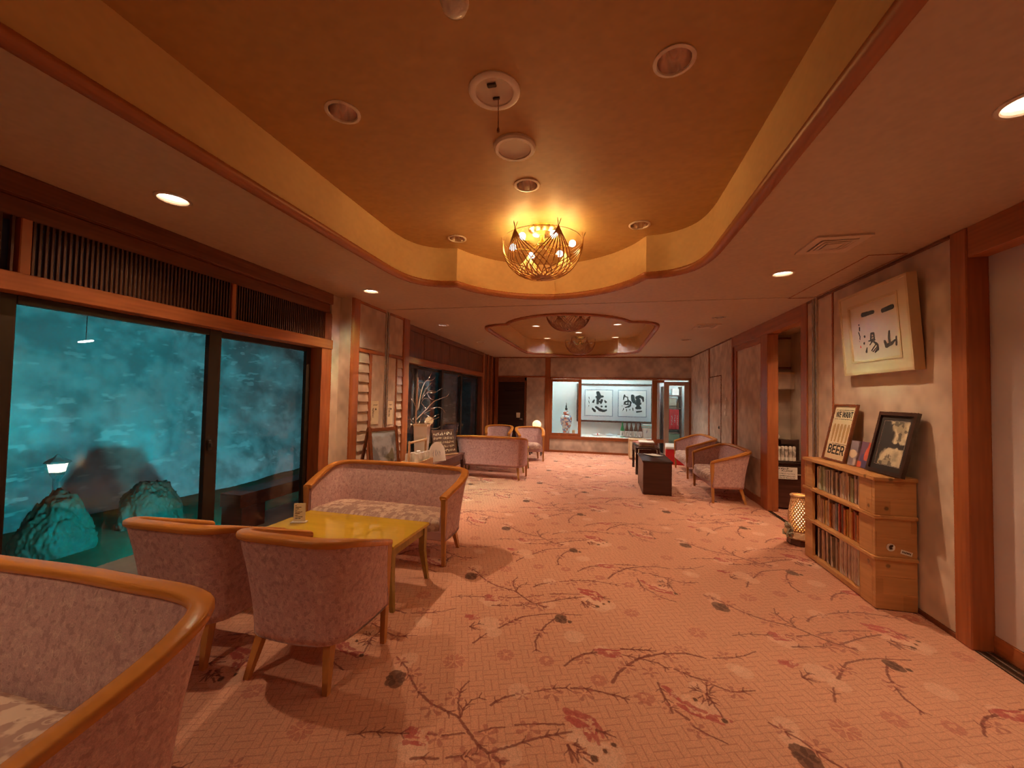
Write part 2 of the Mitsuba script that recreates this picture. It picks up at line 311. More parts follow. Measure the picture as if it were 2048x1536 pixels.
def carpet_tables():
    S = np.array(print_segments())
    NX, NY, K = 118, 78, 6
    cells = [[] for _ in range(NX * NY)]
    cw, ch = TX / NX, TY / NY
    rows = []
    for s in S:
        x0, y0, x1, y1, r0, r1, c = s
        rm = max(r0, r1) + 0.006
        # copies in the neighbouring repeats reach over the edge
        for ox in (-1, 0, 1):
            for oy in (-1, 0, 1):
                ax, ay, bx, by = x0 + ox * TX, y0 + oy * TY, x1 + ox * TX, y1 + oy * TY
                ix0, ix1 = int(math.floor((min(ax, bx) - rm) / cw)), int(math.floor((max(ax, bx) + rm) / cw))
                iy0, iy1 = int(math.floor((min(ay, by) - rm) / ch)), int(math.floor((max(ay, by) + rm) / ch))
                ix0, ix1, iy0, iy1 = max(ix0, 0), min(ix1, NX - 1), max(iy0, 0), min(iy1, NY - 1)
                if ix0 > ix1 or iy0 > iy1: continue
                L = LineString([(ax, ay), (bx, by)])
                i = len(rows); rows.append((ax, ay, bx, by, r0, r1, c))
                for ix in range(ix0, ix1 + 1):
                    for iy in range(iy0, iy1 + 1):
                        cx, cyy = (ix + 0.5) * cw, (iy + 0.5) * ch
                        if L.distance(Point(cx, cyy)) < rm + 0.5 * math.hypot(cw, ch): cells[iy * NX + ix].append(i)
    rows.append((0, 0, 1, 1, -1, -1, 0)); none = len(rows) - 1
    tab = np.full((NX * NY, K), none)
    for i, c in enumerate(cells): tab[i, :min(K, len(c))] = c[-K:]
    return NX, NY, K, tab, np.array(rows)
def make_carpet():
    NX, NY, K, tab, rows = carpet_tables()
    used = max(1, int((tab != len(rows) - 1).sum(1).max()))
    TAB = mi.UInt32(tab[:, :used].astype(np.uint32).ravel())
    COL = [mi.Float(np.ascontiguousarray(rows[:, k]).astype(np.float32)) for k in range(7)]
    dr.eval(TAB, COL)
    COLORS = [(0.20, 0.060, 0.055), (0.42, 0.105, 0.10), (0.115, 0.060, 0.050), (0.74, 0.50, 0.40), (0.36, 0.115, 0.10), (0.46, 0.16, 0.13)]
    def fn(p, n, uv):
        x, y = p.x, p.y
        # woven fret: small cells of parallel grooves, alternately turned
        fx, fy = (x * 0.94 + y * 0.34) / 0.072, (-x * 0.34 + y * 0.94) / 0.072
        i, j = dr.floor(fx), dr.floor(fy)
        turn = (i + j) - 2 * dr.floor((i + j) * 0.5)
        t = dr.select(turn > 0.5, fx - i, fy - j)
        l = dr.abs(t * 2 - dr.floor(t * 2) - 0.5)
        groove = smoothstep(0.36, 0.46, l)
        pile = noise(x * 330, y * 330)
        base = mix((0.630, 0.340, 0.245), (0.500, 0.235, 0.170), 0.85 * groove)
        base = base * (0.86 + 0.28 * pile)
        wx, wy = x + 0.006 * (noise(x * 90, y * 90) - 0.5), y + 0.006 * (noise(x * 90, y * 90, 5.0) - 0.5)
        u, v = (wx - X0) / TX, (wy - Y0) / TY
        u, v = (u - dr.floor(u)) * TX, (v - dr.floor(v)) * TY
        cx, cy = dr.minimum(mi.UInt32(u * (NX / TX)), NX - 1), dr.minimum(mi.UInt32(v * (NY / TY)), NY - 1)
        cell = (cy * NX + cx) * used
        col = base
        for k in range(used):
            s = dr.gather(mi.UInt32, TAB, cell + k)
            ax, ay, bx, by, r0, r1, c = (dr.gather(mi.Float, q, s) for q in COL)
            dx, dy = bx - ax, by - ay
            h = dr.clip(((u - ax) * dx + (v - ay) * dy) / dr.maximum(dx * dx + dy * dy, 1e-12), 0, 1)
            d = dr.sqrt(dr.square(u - ax - h * dx) + dr.square(v - ay - h * dy)) - (r0 + (r1 - r0) * h)
            m = smoothstep(0.003, -0.003, d)
            tint = mi.Color3f(COLORS[0])
            for q in range(1, 6): tint = dr.select(dr.abs(c - q) < 0.5, mi.Color3f(COLORS[q]), tint)
            keep = dr.select(dr.abs(c - 3) < 0.5, 0.45, dr.select(c > 3.5, 0.62, 0.80))
            col = col * (1 - m * keep) + tint * (0.85 + 0.3 * pile) * m * keep
        return col
    return proc(fn)
bsdf('carpet', make_carpet(), 0.95, 0.08, sheen=0.3)

def fabric_fn(p, n, uv):
    x, y = uv.x, uv.y
    w1, w2 = noise(x * 40, y * 40), noise(x * 40 + 31, y * 40 + 11)
    d, d2, c = voronoi(x * 17 + 0.5 * w1, y * 17 + 0.5 * w2)
    ring = smoothstep(0.05, 0.02, dr.abs(d - 0.20)) + smoothstep(0.07, 0.03, d)
    ring = ring * smoothstep(0.35, 0.5, c)
    leaf = smoothstep(0.60, 0.68, fbm(x * 55, y * 55, 4.0, octaves=2))
    dark = smoothstep(0.56, 0.68, fbm(x * 60 + 9, y * 60, 1.0, octaves=2))
    col = mix((0.54, 0.345, 0.345), (0.45, 0.270, 0.275), dark)
    col = mix(col, (0.67, 0.50, 0.46), dr.clip(0.55 * ring + 0.40 * leaf, 0, 1))
    return col * (0.85 + 0.3 * noise(x * 420, y * 420))
bsdf('fabric', proc(fabric_fn), 0.85, 0.15, sheen=0.3)
def seat_fn(p, n, uv):
    x, y = uv.x, uv.y
    a = smoothstep(0.42, 0.62, fbm(x * 26, y * 26, 2.0, octaves=3))
    d, d2, c = voronoi(x * 15, y * 15)
    return mix(mix((0.37, 0.235, 0.205), (0.56, 0.42, 0.345), a), (0.62, 0.48, 0.40), 0.5 * smoothstep(0.07, 0.03, dr.abs(d - 0.22)))
bsdf('seat_fabric', proc(seat_fn), 0.85, 0.15, sheen=0.3)

# ------------------------------------------------------------------ the room
CEIL, XL, XR, YB, YF, TOP = 2.456, -2.83, 2.10, -3.2, 10.37, 2.80
struct('floor', cat(box(XL - 0.15, 3.6, YB, YF + 0.02, -0.06, 0.0, 0.0005)), 'carpet')

# tray contours (upper lip of the trim), about the centre line x = -0.5
def tray_polygon(y0):
    q = [(1.31, 0.0), (1.31, 1.325), (1.30, 1.575), (1.255, 1.765), (1.18, 1.875), (1.08, 1.955), (0.98, 1.99), (0.875, 2.0), (0.80, 2.155), (0.72, 2.255), (0.60, 2.385), (0.42, 2.505), (0.21, 2.59), (0.0, 2.62)]
    def smooth(pts):
        from scipy.interpolate import PchipInterpolator
        return pts
    def chaikin(pts):
        for _ in range(3):
            out = [pts[0]]
            for a, b in zip(pts, pts[1:]):
                out += [(0.75 * a[0] + 0.25 * b[0], 0.75 * a[1] + 0.25 * b[1]), (0.25 * a[0] + 0.75 * b[0], 0.25 * a[1] + 0.75 * b[1])]
            pts = out + [pts[-1]]
        return pts
    side, tip = chaikin(q[:8]), chaikin(q[7:])
    quarter = side + tip[1:]
    half = quarter + [(-x, y) for x, y in quarter[::-1][1:]]
    full = half + [(x, -y) for x, y in half[::-1][1:-1]]
    return [(x - 0.5, y + y0) for x, y in full]
def offset_ring(pts, d):
    """Each corner moved inward by d along its mitre (points stay matched)."""
    p = np.array(pts); a, b = np.roll(p, 1, 0), np.roll(p, -1, 0)
    e1, e2 = p - a, b - p
    e1 /= np.linalg.norm(e1, axis=1, keepdims=True) + 1e-12; e2 /= np.linalg.norm(e2, axis=1, keepdims=True) + 1e-12
    n1, n2 = np.stack([-e1[:, 1], e1[:, 0]], 1), np.stack([-e2[:, 1], e2[:, 0]], 1)
    m = n1 + n2; m /= np.linalg.norm(m, axis=1, keepdims=True) + 1e-12
    k = d / np.clip((m * n1).sum(1), 0.5, 1)
    return p + m * k[:, None]
def ring_sweep(pts, section):
    """Closed section of (inward offset, z) carried round the contour."""
    rings = [np.column_stack([offset_ring(pts, o), np.full(len(pts), z)]) for o, z in section]
    n, v, f = len(pts), np.vstack(rings), []
    for i in range(len(rings)):
        j = (i + 1) % len(rings)
        for k in range(n):
            l = (k + 1) % n
            f += [[i * n + k, j * n + l, i * n + l], [i * n + k, j * n + k, j * n + l]]
    return trimesh.Trimesh(v, f, process=False)
TRAYS = [tray_polygon(1.575), tray_polygon(7.575)]
if Polygon(TRAYS[0]).exterior.is_ccw is False: TRAYS = [t[::-1] for t in TRAYS]

LOWER_LIT = [(-2.325, 1.71), (-2.325, 3.655), (1.436, 1.71), (1.436, 3.655), (-2.325, -0.24), (1.436, -0.24)]
LOWER_SPOT = [(-2.325, 5.58), (-2.325, 7.47), (1.43, 5.46), (1.43, 7.47)]
TRAY_CANS = [(-1.276, 1.71), (0.275, 1.71), (-0.5, 2.552), (-1.276, 3.325), (0.278, 3.31)]
TRAY2_CANS = [(-1.28, 7.73), (0.27, 7.72), (-0.5, 8.60), (-1.275, 9.365), (0.285, 9.345)]
R_CAN = 0.072
slab = Polygon([(XL - 0.15, YB), (3.6, YB), (3.6, YF + 0.05), (XL - 0.15, YF + 0.05)])
holes = [Polygon(offset_ring(t, 0.03)) for t in TRAYS] + [Point(p).buffer(R_CAN + 0.002, 12) for p in LOWER_LIT + LOWER_SPOT]
holes += [sbox(-2.66, 4.505, 2.10, 4.52)]
struct('ceiling', extrude(slab.difference(unary_union(holes)), CEIL, CEIL + 0.03), 'ceiling_paper')
struct('ceiling_above', box(XL - 0.15, 3.6, YB, YF + 0.05, TOP + 0.16, TOP + 0.2, 0.0005), 'ceiling_paper')
labels['ceiling_above'] = {'kind': 'structure', 'label': 'slab over the ceiling recesses'}
for k, (t, cans) in enumerate(zip(TRAYS, (TRAY_CANS, TRAY2_CANS))):
    inner, outer = Polygon(offset_ring(t, 0.03)), Polygon(offset_ring(t, -0.02))
    struct('ceiling_recess_fascia', extrude(outer.difference(inner), CEIL + 0.03, TOP), 'gold_paper', smooth=35)
    top = outer.difference(unary_union([Point(p).buffer(R_CAN + 0.002, 12) for p in cans]))
    struct('ceiling_recess_top', extrude(top, TOP, TOP + 0.012), 'gold_ceiling_paper')
    sec = [(0.0, 2.452), (0.004, 2.438), (0.018, 2.428), (0.040, 2.428), (0.058, 2.438), (0.066, 2.455), (0.066, 2.470), (0.058, 2.480), (0.032, 2.482), (0.0, 2.47)]
    struct('trim_1' if k == 0 else 'trim_2', ring_sweep(t, sec), 'wood_beam', smooth=40)
struct('trim_ceiling_groove', box(-2.66, 2.10, 4.503, 4.522, CEIL + 0.012, CEIL + 0.03, 0.0005), 'wood_dark')

# ---- left wall: window bay 1, pier, window bay 2
Z_SILL, Z_BEAM0, Z_BEAM1, Z_SLAT = 0.10, 1.866, 1.962, 2.245
XW = -2.93      # plane of the sliding panes
def left(name, y0, y1, z0, z1, x0, x1, mat, c=0.004, **k): return struct(name, box(x0, x1, y0, y1, z0, z1, c), mat, **k)
left('wall_left', 3.725, 3.90, 0, CEIL, -2.98, XL, 'wallpaper')
left('wall_left_2', YB, -0.75, 0, CEIL, -2.98, XL, 'wallpaper')
left('trim_3', -0.75, 3.725, Z_BEAM0, Z_BEAM1, -2.96, XL + 0.03, 'wood_beam')              # the orange beam over the windows
left('trim_4', -0.75, 3.725, 2.345, CEIL, -2.98, XL + 0.02, 'wood_dark')                    # dark header at the ceiling
left('trim_5', -0.75, 3.725, 2.245, 2.345, -2.98, XL - 0.02, 'wood_dark')
left('trim_6', -0.75, 3.70, 0.0, 0.10, -2.98, XL + 0.01, 'wood_dark')
left('trim_7', 3.57, 3.725, 0.10, Z_BEAM0, -2.96, XL + 0.02, 'wood_post')
left('trim_8', 3.62, 3.725, Z_BEAM1, 2.245, -2.96, XL + 0.01, 'wood_dark_post')
for y0, y1 in ((1.377, 1.42), (2.545, 2.582), (0.27, 0.31), (-0.75, -0.70)):
    left('trim_transom_post', y0, y1, Z_BEAM1, 2.245, -2.90, XL + 0.005, 'wood_post')
slat = mikit.ply(box(-0.009, 0.009, -0.0055, 0.0055, 0, Z_SLAT - Z_BEAM1, 0.001))
def transom(y0, y1, pitch):
    key = tag(numbered('transom_lattice'), 'row of upright dark slats over the left windows', None, None, 'structure')
    n = int((y1 - y0) / pitch)
    for k in range(n):
        y = y0 + (k + 0.5) * (y1 - y0) / n
        add('slat', slat, 'slat_wood', key, to_world=at((XL - 0.014, y, Z_BEAM1)))
    return key
transom(1.42, 2.545, 0.0235); transom(2.582, 3.62, 0.0235); transom(0.31, 1.377, 0.042)
left('transom_backing', 2.50, 3.62, Z_BEAM1, 2.245, -2.97, -2.955, 'wood_dark')
struct('window_9', quad([(-2.94, -0.7, Z_BEAM1), (-2.94, 2.50, Z_BEAM1), (-2.94, 2.50, 2.245), (-2.94, -0.7, 2.245)]), 'frosted_pane')

def sliding_window(name, y0, y1, x, stile=0.055, z0=Z_SILL, z1=Z_BEAM0, ls=None, rs=None):
    """One sliding pane: dark aluminium frame and a clear sheet."""
    tag(name, None, None, None, 'structure')
    ls, rs = ls or stile, rs or stile
    add('frame', cat(box(x - 0.02, x + 0.02, y0, y0 + ls, z0, z1), box(x - 0.02, x + 0.02, y1 - rs, y1, z0, z1),
                     box(x - 0.02, x + 0.02, y0 + ls, y1 - rs, z0, z0 + 0.06), box(x - 0.02, x + 0.02, y0 + ls, y1 - rs, z1 - 0.045, z1)), 'bronze_frame', name)
    add('pane', quad([(x, y0 + ls - .004, z0 + 0.05), (x, y1 - rs + .004, z0 + 0.05), (x, y1 - rs + .004, z1 - 0.04), (x, y0 + ls - .004, z1 - 0.04)]), 'clear_pane', name)
sliding_window('window_1', 1.335, 2.53, XW + 0.02, 0.10, ls=0.075)
sliding_window('window_2', 2.47, 3.57, XW - 0.03, 0.06, ls=0.10)
sliding_window('window_3', -0.7, 0.55, XW + 0.02, 0.08)
sliding_window('window_4', 0.50, 1.36, XW - 0.03, 0.08)
add('latch', cat(box(XW + 0.04, XW + 0.055, 2.445, 2.475, 0.95, 1.03), box(XW + 0.055, XW + 0.07, 2.452, 2.468, 0.975, 1.005)), 'black_metal', 'window_1')

# pier between the window bays, a wall skin with panels
struct('wall_left_pier', box(-2.98, -2.70, 3.90, 5.17, 0, CEIL, 0.002), 'wallpaper')
struct('wall_left_pier_side', box(-2.84, -2.69, 3.866, 3.902, 0, CEIL, 0.002), 'wallpaper')
def rounded_post(x0, x1, y0, y1, z1=CEIL, r=0.03):
    return extrude(sbox(x0 + r, y0 + r, x1 - r, y1 - r).buffer(r, 5), 0, z1)
struct('trim_9', rounded_post(-2.76, -2.665, 3.868, 4.015), 'wood_post', smooth=40)
struct('trim_10', rounded_post(-2.80, -2.665, 5.03, 5.20, r=0.012), 'wood_post', smooth=40)
PX = -2.70
struct('wall_left_pier_panel', box(PX, PX + 0.012, 4.02, 4.575, 1.925, 2.425), 'wallpaper')
struct('wall_left_pier_panel_001', box(PX, PX + 0.012, 4.665, 5.03, 1.925, 2.425), 'wallpaper')
struct('trim_11', cat(box(PX, PX + 0.022, 4.015, 4.575, 2.43, CEIL), box(PX, PX + 0.022, 4.665, 5.03, 2.43, CEIL)), 'wood_beam')
struct('trim_12', cat(box(PX, PX + 0.024, 4.015, 4.56, 1.88, 1.92), box(PX, PX + 0.024, 4.68, 5.03, 1.88, 1.92)), 'wood_beam')
struct('trim_13', cat(box(PX, PX + 0.02, 4.575, 4.605, 0, CEIL), box(PX, PX + 0.02, 4.635, 4.665, 0, CEIL)), 'steel')   # shutter rail
struct('trim_14', cat(box(PX, PX + 0.022, 4.225, 4.285, 0, 1.88), box(PX, PX + 0.022, 4.865, 4.885, 0, 1.88)), 'wood_post')
struct('wall_left_pier_panel_002', cat(box(PX, PX + 0.012, 4.285, 4.575, 0.02, 1.878), box(PX, PX + 0.012, 4.665, 4.865, 0.02, 1.878)), 'wallpaper')
louver = tag('louver_panel', 'stack of pale horizontal boards beside the left pier post', None, None, 'structure')
for k in range(16):
    z = 1.865 - 0.112 * k
    for y0, y1 in ((4.018, 4.222), (4.888, 5.028)):
        add('board', prism_xz([(PX + 0.001, z - 0.108), (PX + 0.026, z - 0.108), (PX + 0.012, z), (PX + 0.001, z)], y0, y1), 'wallpaper', louver)
for k, (y0, y1, z0, z1) in enumerate(((4.296, 4.462, 1.03, 1.316), (4.668, 4.81, 1.01, 1.312))):
    n = thing('paper_notice', ('cream paper notice left of the metal rail on the pier', 'cream paper notice right of the metal rail on the pier')[k], 'notice')
    sh = add('sheet', box(PX + 0.013, PX + 0.016, y0, y1, z0, z1, 0.0005), 'paper_cream', n)
    marks = [box(PX + 0.0165, PX + 0.0175, y0 + 0.03 + 0.011 * (j % 3), y0 + 0.036 + 0.011 * (j % 3), z1 - 0.10 - 0.02 * (j // 3), z1 - 0.088 - 0.02 * (j // 3), 0.0002) for j in range(18)]
    marks.append(move(lathe([(0.0, 0), (0.012, 0.0), (0.012, 0.0015), (0, 0.0015)], 12), (PX + 0.0165, (y0 + y1) / 2 + 0.02, z1 - 0.10), ry=math.pi / 2))
    marks.append(box(PX + 0.0165, PX + 0.0175, y0 + 0.05, y1 - 0.03, z1 - 0.052, z1 - 0.046, 0.0002))
    add('lettering', cat(*marks), 'ink_brown', sh)

# bay 2
left('wall_left_3', 5.17, 5.24, 0, CEIL, -2.98, XL - 0.02, 'wood_dark_post')
left('trim_15', 5.20, 9.32, Z_BEAM0 + 0.01, 1.97, -2.96, XL + 0.03, 'wood_beam')
left('trim_16', 5.20, 9.32, 2.375, CEIL, -2.98, XL + 0.02, 'wood_dark')
left('trim_17', 5.20, 9.32, 0, 0.10, -2.98, XL + 0.01, 'wood_dark')
tag('wall_left_transom', None, None, None, 'structure')
for k, (y0, y1) in enumerate(((5.24, 6.05), (6.06, 7.15), (7.16, 8.25), (8.26, 9.31))):
    add('panel', box(-2.97, XL - 0.012, y0, y1, 1.97, 2.375, 0.006), 'wood_dark_post', 'wall_left_transom')
sliding_window('window_5', 5.22, 5.95, XW + 0.02, 0.06)
sliding_window('window_6', 5.90, 7.02, XW - 0.03, 0.06)
sliding_window('window_7', 6.93, 8.05, XW + 0.02, 0.09)
sliding_window('window_8', 8.0, 9.30, XW - 0.03, 0.06)
left('wall_left_4', 9.30, YF, 0, CEIL, -2.98, XL - 0.01, 'wood_dark_post')
for y0, y1 in ((9.30, 9.40), (9.72, 9.78), (10.05, 10.15)): left('trim_left_post', y0, y1, 0, CEIL, XL - 0.02, XL + 0.02, 'wood_post')

# ---- far wall
def far(name, x0, x1, z0, z1, mat, y0=YF, y1=YF + 0.1, c=0.003, **k): return struct(name, box(x0, x1, y0, y1, z0, z1, c), mat, **k)
far('wall_far', -2.72, -1.44, 1.955, 2.43, 'wallpaper')
far('wall_far_2', -1.94, -1.43, 0.0, 1.92, 'wallpaper')
far('wall_far_3', -1.31, XR, 1.93, 2.43, 'wallpaper')
far('wall_far_4', -1.31, 1.22, 0.05, 0.345, 'wallpaper')
far('wall_far_5', -2.98, -2.72, 0.0, CEIL, 'wood_dark_post')
far('trim_18', -2.98, XR, 2.43, CEIL, 'wood_cross', YF - 0.02)
far('trim_19', -2.78, -1.43, 1.92, 1.955, 'wood_cross', YF - 0.02)
far('trim_20', -1.445, -1.312, 0, CEIL, 'wood_post', YF - 0.03)
far('trim_21', -2.80, -2.71, 0, CEIL, 'wood_post', YF - 0.03)
far('trim_22', -1.312, XR, 1.893, 1.93, 'wood_cross', YF - 0.02)
far('trim_23', -1.312, 1.30, 0.345, 0.415, 'wood_cross', YF - 0.03)
far('baseboard_far', -1.312, 1.30, 0.0, 0.05, 'wood_cross', YF - 0.015)
far('wall_far_lintel_light', -1.30, XR - 0.02, 1.872, 1.886, 'wood_pale', YF - 0.012, YF + 0.02)
# dark door in the far left corner
tag('door_1', None, None, None, 'structure')
add('leaf', box(-2.71, -1.99, YF + 0.01, YF + 0.06, 0.0, 1.79), 'wood_black', 'door_1')
for k in range(5): add('louver', box(-2.545, -2.005, YF - 0.004, YF + 0.012, 1.735 - 0.045 * k - 0.022, 1.735 - 0.045 * k, 0.004), 'wood_black', 'door_1')
add('frame', cat(box(-1.99, -1.93, YF - 0.02, YF + 0.08, 0, 1.84), box(-2.71, -1.99, YF - 0.02, YF + 0.08, 1.79, 1.92)), 'wood_dark', 'door_1')
add('sticker', box(-2.20, -2.10, YF + 0.004, YF + 0.009, 0.85, 0.985, 0.001), 'paper_cream', 'door_1', label='pale sticker on the dark door')
add('handle', cat(box(-2.07, -2.03, YF - 0.045, YF + 0.01, 0.80, 0.84), box(-2.10, -2.03, YF - 0.05, YF - 0.035, 0.81, 0.83)), 'steel', 'door_1')

# showcase: sliding frames, glass, white inside with tubes behind the header
bsdf('case_white', (0.80, 0.83, 0.82), 0.6, 0.2)
YC = 11.22
far('window_case_back', -1.36, 1.36, 0.36, 2.0, 'case_white', YC, YC + 0.04)
far('window_case_side', -1.40, -1.36, 0.36, 2.0, 'case_white', YF + 0.1, YC)
far('window_case_side_001', 1.32, 1.36, 0.36, 2.0, 'case_white', YF + 0.1, YC)
far('window_case_floor', -1.36, 1.32, 0.36, 0.415, 'case_white', YF + 0.1, YC)
far('window_case_top', -1.36, 1.32, 2.0, 2.04, 'case_white', YF + 0.1, YC)
tag('window_10', None, None, None, 'structure')
add('frame', cat(box(-1.312, -1.255, YF, YF + 0.04, 0.415, 1.893), box(-0.585, -0.51, YF, YF + 0.04, 0.415, 1.893), box(-1.255, -0.585, YF, YF + 0.04, 0.415, 0.49), box(-1.255, -0.585, YF, YF + 0.04, 1.815, 1.872)), 'wood_post', 'window_10')
add('pane', quad([(-1.26, YF + .02, .48), (-0.58, YF + .02, .48), (-0.58, YF + .02, 1.82), (-1.26, YF + .02, 1.82)]), 'clear_pane', 'window_10')
tag('window_11', None, None, None, 'structure')
add('frame', box(1.21, 1.30, YF, YF + 0.045, 0.345, 1.893), 'wood_post', 'window_11')
add('pane', quad([(-0.51, YF + .03, .415), (1.21, YF + .03, .415), (1.21, YF + .03, 1.893), (-0.51, YF + .03, 1.893)]), 'clear_pane', 'window_11')
for k, x in enumerate((-0.72, 0.52)):
    add('case_tube_light', move(lathe([(0, -0.55), (0.014, -0.55), (0.014, 0.55), (0, 0.55)], 10), (x, YF + 0.24, 1.955), ry=math.pi / 2), 'reflector_white', None, True,
        label=('white tube light behind the showcase header, left one', 'white tube light behind the showcase header, right one')[k], cat='tube light', emitter=emit(L_TUBE * DAYTUBE))

# alcove with the shop shelf right of the showcase
far('wall_far_6', 1.36, 2.35, 0.0, 2.2, 'case_white', 11.9, 11.95)
far('wall_far_7', 1.36, 1.40, 0.0, 2.2, 'case_white', YF + 0.1, 11.9)
far('wall_far_8', 2.31, 2.35, 0.0, 2.2, 'case_white', YF + 0.1, 11.9)
far('wall_far_9', 1.36, 2.35, 2.2, 2.24, 'case_white', YF + 0.1, 11.95)
far('floor_alcove', 1.30, 2.35, -0.06, 0.0, 'carpet', YF + 0.02, 11.95)
tag('window_12', None, None, None, 'structure')
add('frame', cat(box(1.30, 1.325, YF, YF + 0.04, 0, 1.893), box(1.325, 1.49, YF, YF + 0.04, 1.815, 1.872), box(1.325, 1.49, YF, YF + .04, 0.34, 0.43)), 'wood_post', 'window_12')
add('pane', quad([(1.32, YF + .02, .43), (1.49, YF + .02, .43), (1.49, YF + .02, 1.82), (1.32, YF + .02, 1.82)]), 'clear_pane', 'window_12')
tag('door_2', None, None, None, 'structure')
bsdf('door_beige', (0.50, 0.37, 0.29), 0.5, 0.3)
add('frame', cat(box(1.485, 1.60, YF - 0.02, YF + 0.03, 0, 1.84), box(1.95, 2.055, YF - 0.02, YF + 0.03, 0, 1.84), box(1.60, 1.95, YF - 0.02, YF + 0.03, 1.75, 1.84), box(1.60, 1.95, YF - 0.02, YF + 0.03, 0, 0.30)), 'door_beige', 'door_2')
add('pane', quad([(1.59, YF, .30), (1.96, YF, .30), (1.96, YF, 1.75), (1.59, YF, 1.75)]), 'clear_pane', 'door_2')
far('trim_24', 2.055, XR, 0, 1.893, 'wood_post', YF - 0.03)
far('wall_far_10', XR, 2.5, 0, CEIL, 'wallpaper')
add('alcove_tube_light', move(lathe([(0, -0.40), (0.014, -0.40), (0.014, 0.40), (0, 0.40)], 10), (1.83, YF + 0.32, 2.15), ry=math.pi / 2), 'reflector_white', None, True,
    label='white tube light over the shop shelf behind the beige glass door', cat='tube light', emitter=emit(3.0 * L_TUBE * DAYTUBE))

# ---- right wall
def right(name, y0, y1, z0, z1, mat, x0=XR, x1=XR + 0.09, c=0.003, **k): return struct(name, box(x0, x1, y0, y1, z0, z1, c), mat, **k)
right('wall_right', 2.98, 4.75, 0.03, CEIL - 0.02, 'wallpaper')
right('trim_25', 2.98, 4.75, CEIL - 0.022, CEIL, 'wood_dark', XR - 0.012)
right('baseboard_right', 2.98, 4.75, 0, 0.03, 'wood_dark', XR - 0.008)
right('trim_26', 2.865, 2.98, 0, CEIL, 'wood_post', XR - 0.012, XR + 0.16, 0.006)     # the large post
right('trim_27', 1.0, 2.865, 2.275, CEIL, 'wood_beam', XR - 0.005, XR + 0.12)
tag('door_3', None, None, None, 'structure')
add('leaf', box(2.195, 2.225, 1.0, 2.866, 0.10, 2.30), 'wallpaper_pale', 'door_3')
add('bottom_rail', box(2.188, 2.232, 1.0, 2.866, 0.004, 0.10), 'wood_beam', 'door_3')
struct('trim_28', cat(box(2.105, 2.118, 1.0, 2.862, 0, 0.006), box(2.15, 2.163, 1.0, 2.862, 0, 0.006)), 'steel')
struct('trim_29', cat(box(2.098, 2.105, 1.0, 2.862, 0, 0.004), box(2.118, 2.15, 1.0, 2.862, 0, 0.003), box(2.163, 2.186, 1.0, 2.862, 0, 0.003)), 'bronze_frame')
right('trim_30', 4.27, 4.292, 0.03, CEIL - 0.02, 'wood_post', XR - 0.008, XR + 0.02)
struct('trim_31', cat(box(XR - 0.016, XR + 0.02, 4.545, 4.575, 0, CEIL), box(XR - 0.016, XR + 0.02, 4.605, 4.635, 0, CEIL), box(XR - 0.004, XR + 0.02, 4.575, 4.605, 0, CEIL)), 'steel')
right('trim_32', 4.75, 4.885, 0, CEIL, 'wood_post', XR - 0.012, XR + 0.12, 0.006)
right('trim_33', 4.885, 7.23, 2.285, CEIL, 'wood_beam', XR - 0.008, XR + 0.12)
right('trim_34', 5.78, 6.0, 0, 2.285, 'wood_post', XR - 0.01, XR + 0.12, 0.006)
tag('door_4', None, None, None, 'structure')
add('leaf', box(XR + 0.02, XR + 0.05, 6.0, 7.08, 0.02, 2.285), 'wallpaper', 'door_4')
add('frame', cat(box(XR, XR + 0.055, 6.0, 6.035, 0.0, 2.285), box(XR, XR + 0.055, 7.05, 7.085, 0.0, 2.285), box(XR, XR + 0.055, 6.035, 7.05, 2.20, 2.285), box(XR, XR + 0.055, 6.035, 7.05, 0.0, 0.10)), 'wood_beam', 'door_4')
right('trim_35', 7.085, 7.13, 0, 2.285, 'wood_post', XR - 0.003, XR + 0.05)
right('trim_36', 7.19, 7.25, 0, CEIL, 'wood_post', XR - 0.012, XR + 0.1)
right('wall_right_2', 7.13, 7.19, 0, 2.285, 'wood_dark_post', XR + 0.02, XR + 0.05)
right('wall_right_3', 7.25, 8.64, 0.03, CEIL - 0.02, 'wallpaper')
right('trim_37', 8.64, 8.74, 0.0, CEIL, 'wood_post', XR - 0.01, XR + 0.05)
right('wall_right_4', 8.74, YF, 0.03, CEIL - 0.02, 'wallpaper')
right('trim_38', 7.25, YF, CEIL - 0.022, CEIL, 'wood_dark', XR - 0.012)
right('baseboard_right_001', 7.25, YF, 0, 0.03, 'wood_dark', XR - 0.008)
tag('door_5', None, None, None, 'structure')
add('leaf', box(XR - 0.006, XR + 0.004, 7.875, 8.615, 0.02, 1.85, 0.001), 'wallpaper', 'door_5')
add('frame', cat(box(XR - 0.008, XR + 0.004, 7.855, 7.870, 0.02, 1.87), box(XR - 0.008, XR + 0.004, 7.870, 8.64, 1.855, 1.87)), 'wood_dark', 'door_5')
add('knob', move(lathe([(0, 0), (0.028, 0), (0.028, 0.006), (0.018, 0.012), (0, 0.014)], 16), (XR - 0.006, 7.965, 0.916), ry=-math.pi / 2), 'black_metal', 'door_5')
for k, (y, z, w, hh) in enumerate(((7.575, 1.43, 0.05, 0.06), (7.60, 1.31, 0.06, 0.09), (7.62, 1.19, 0.06, 0.09))):
    t = thing('wall_switch', ('small switch plate, topmost of three beside the hatch door', 'small switch plate, middle of three beside the hatch door', 'small switch plate, lowest of three beside the hatch door')[k], 'switch')
    pl = add('plate', box(XR - 0.010, XR + 0.001, y - w, y + w, z - hh / 2, z + hh / 2, 0.002), 'grille', t)
    add('rocker', box(XR - 0.014, XR - 0.008, y - w * 0.5, y + w * 0.5, z - hh / 4, z + hh / 4, 0.002), 'white_plastic', pl)
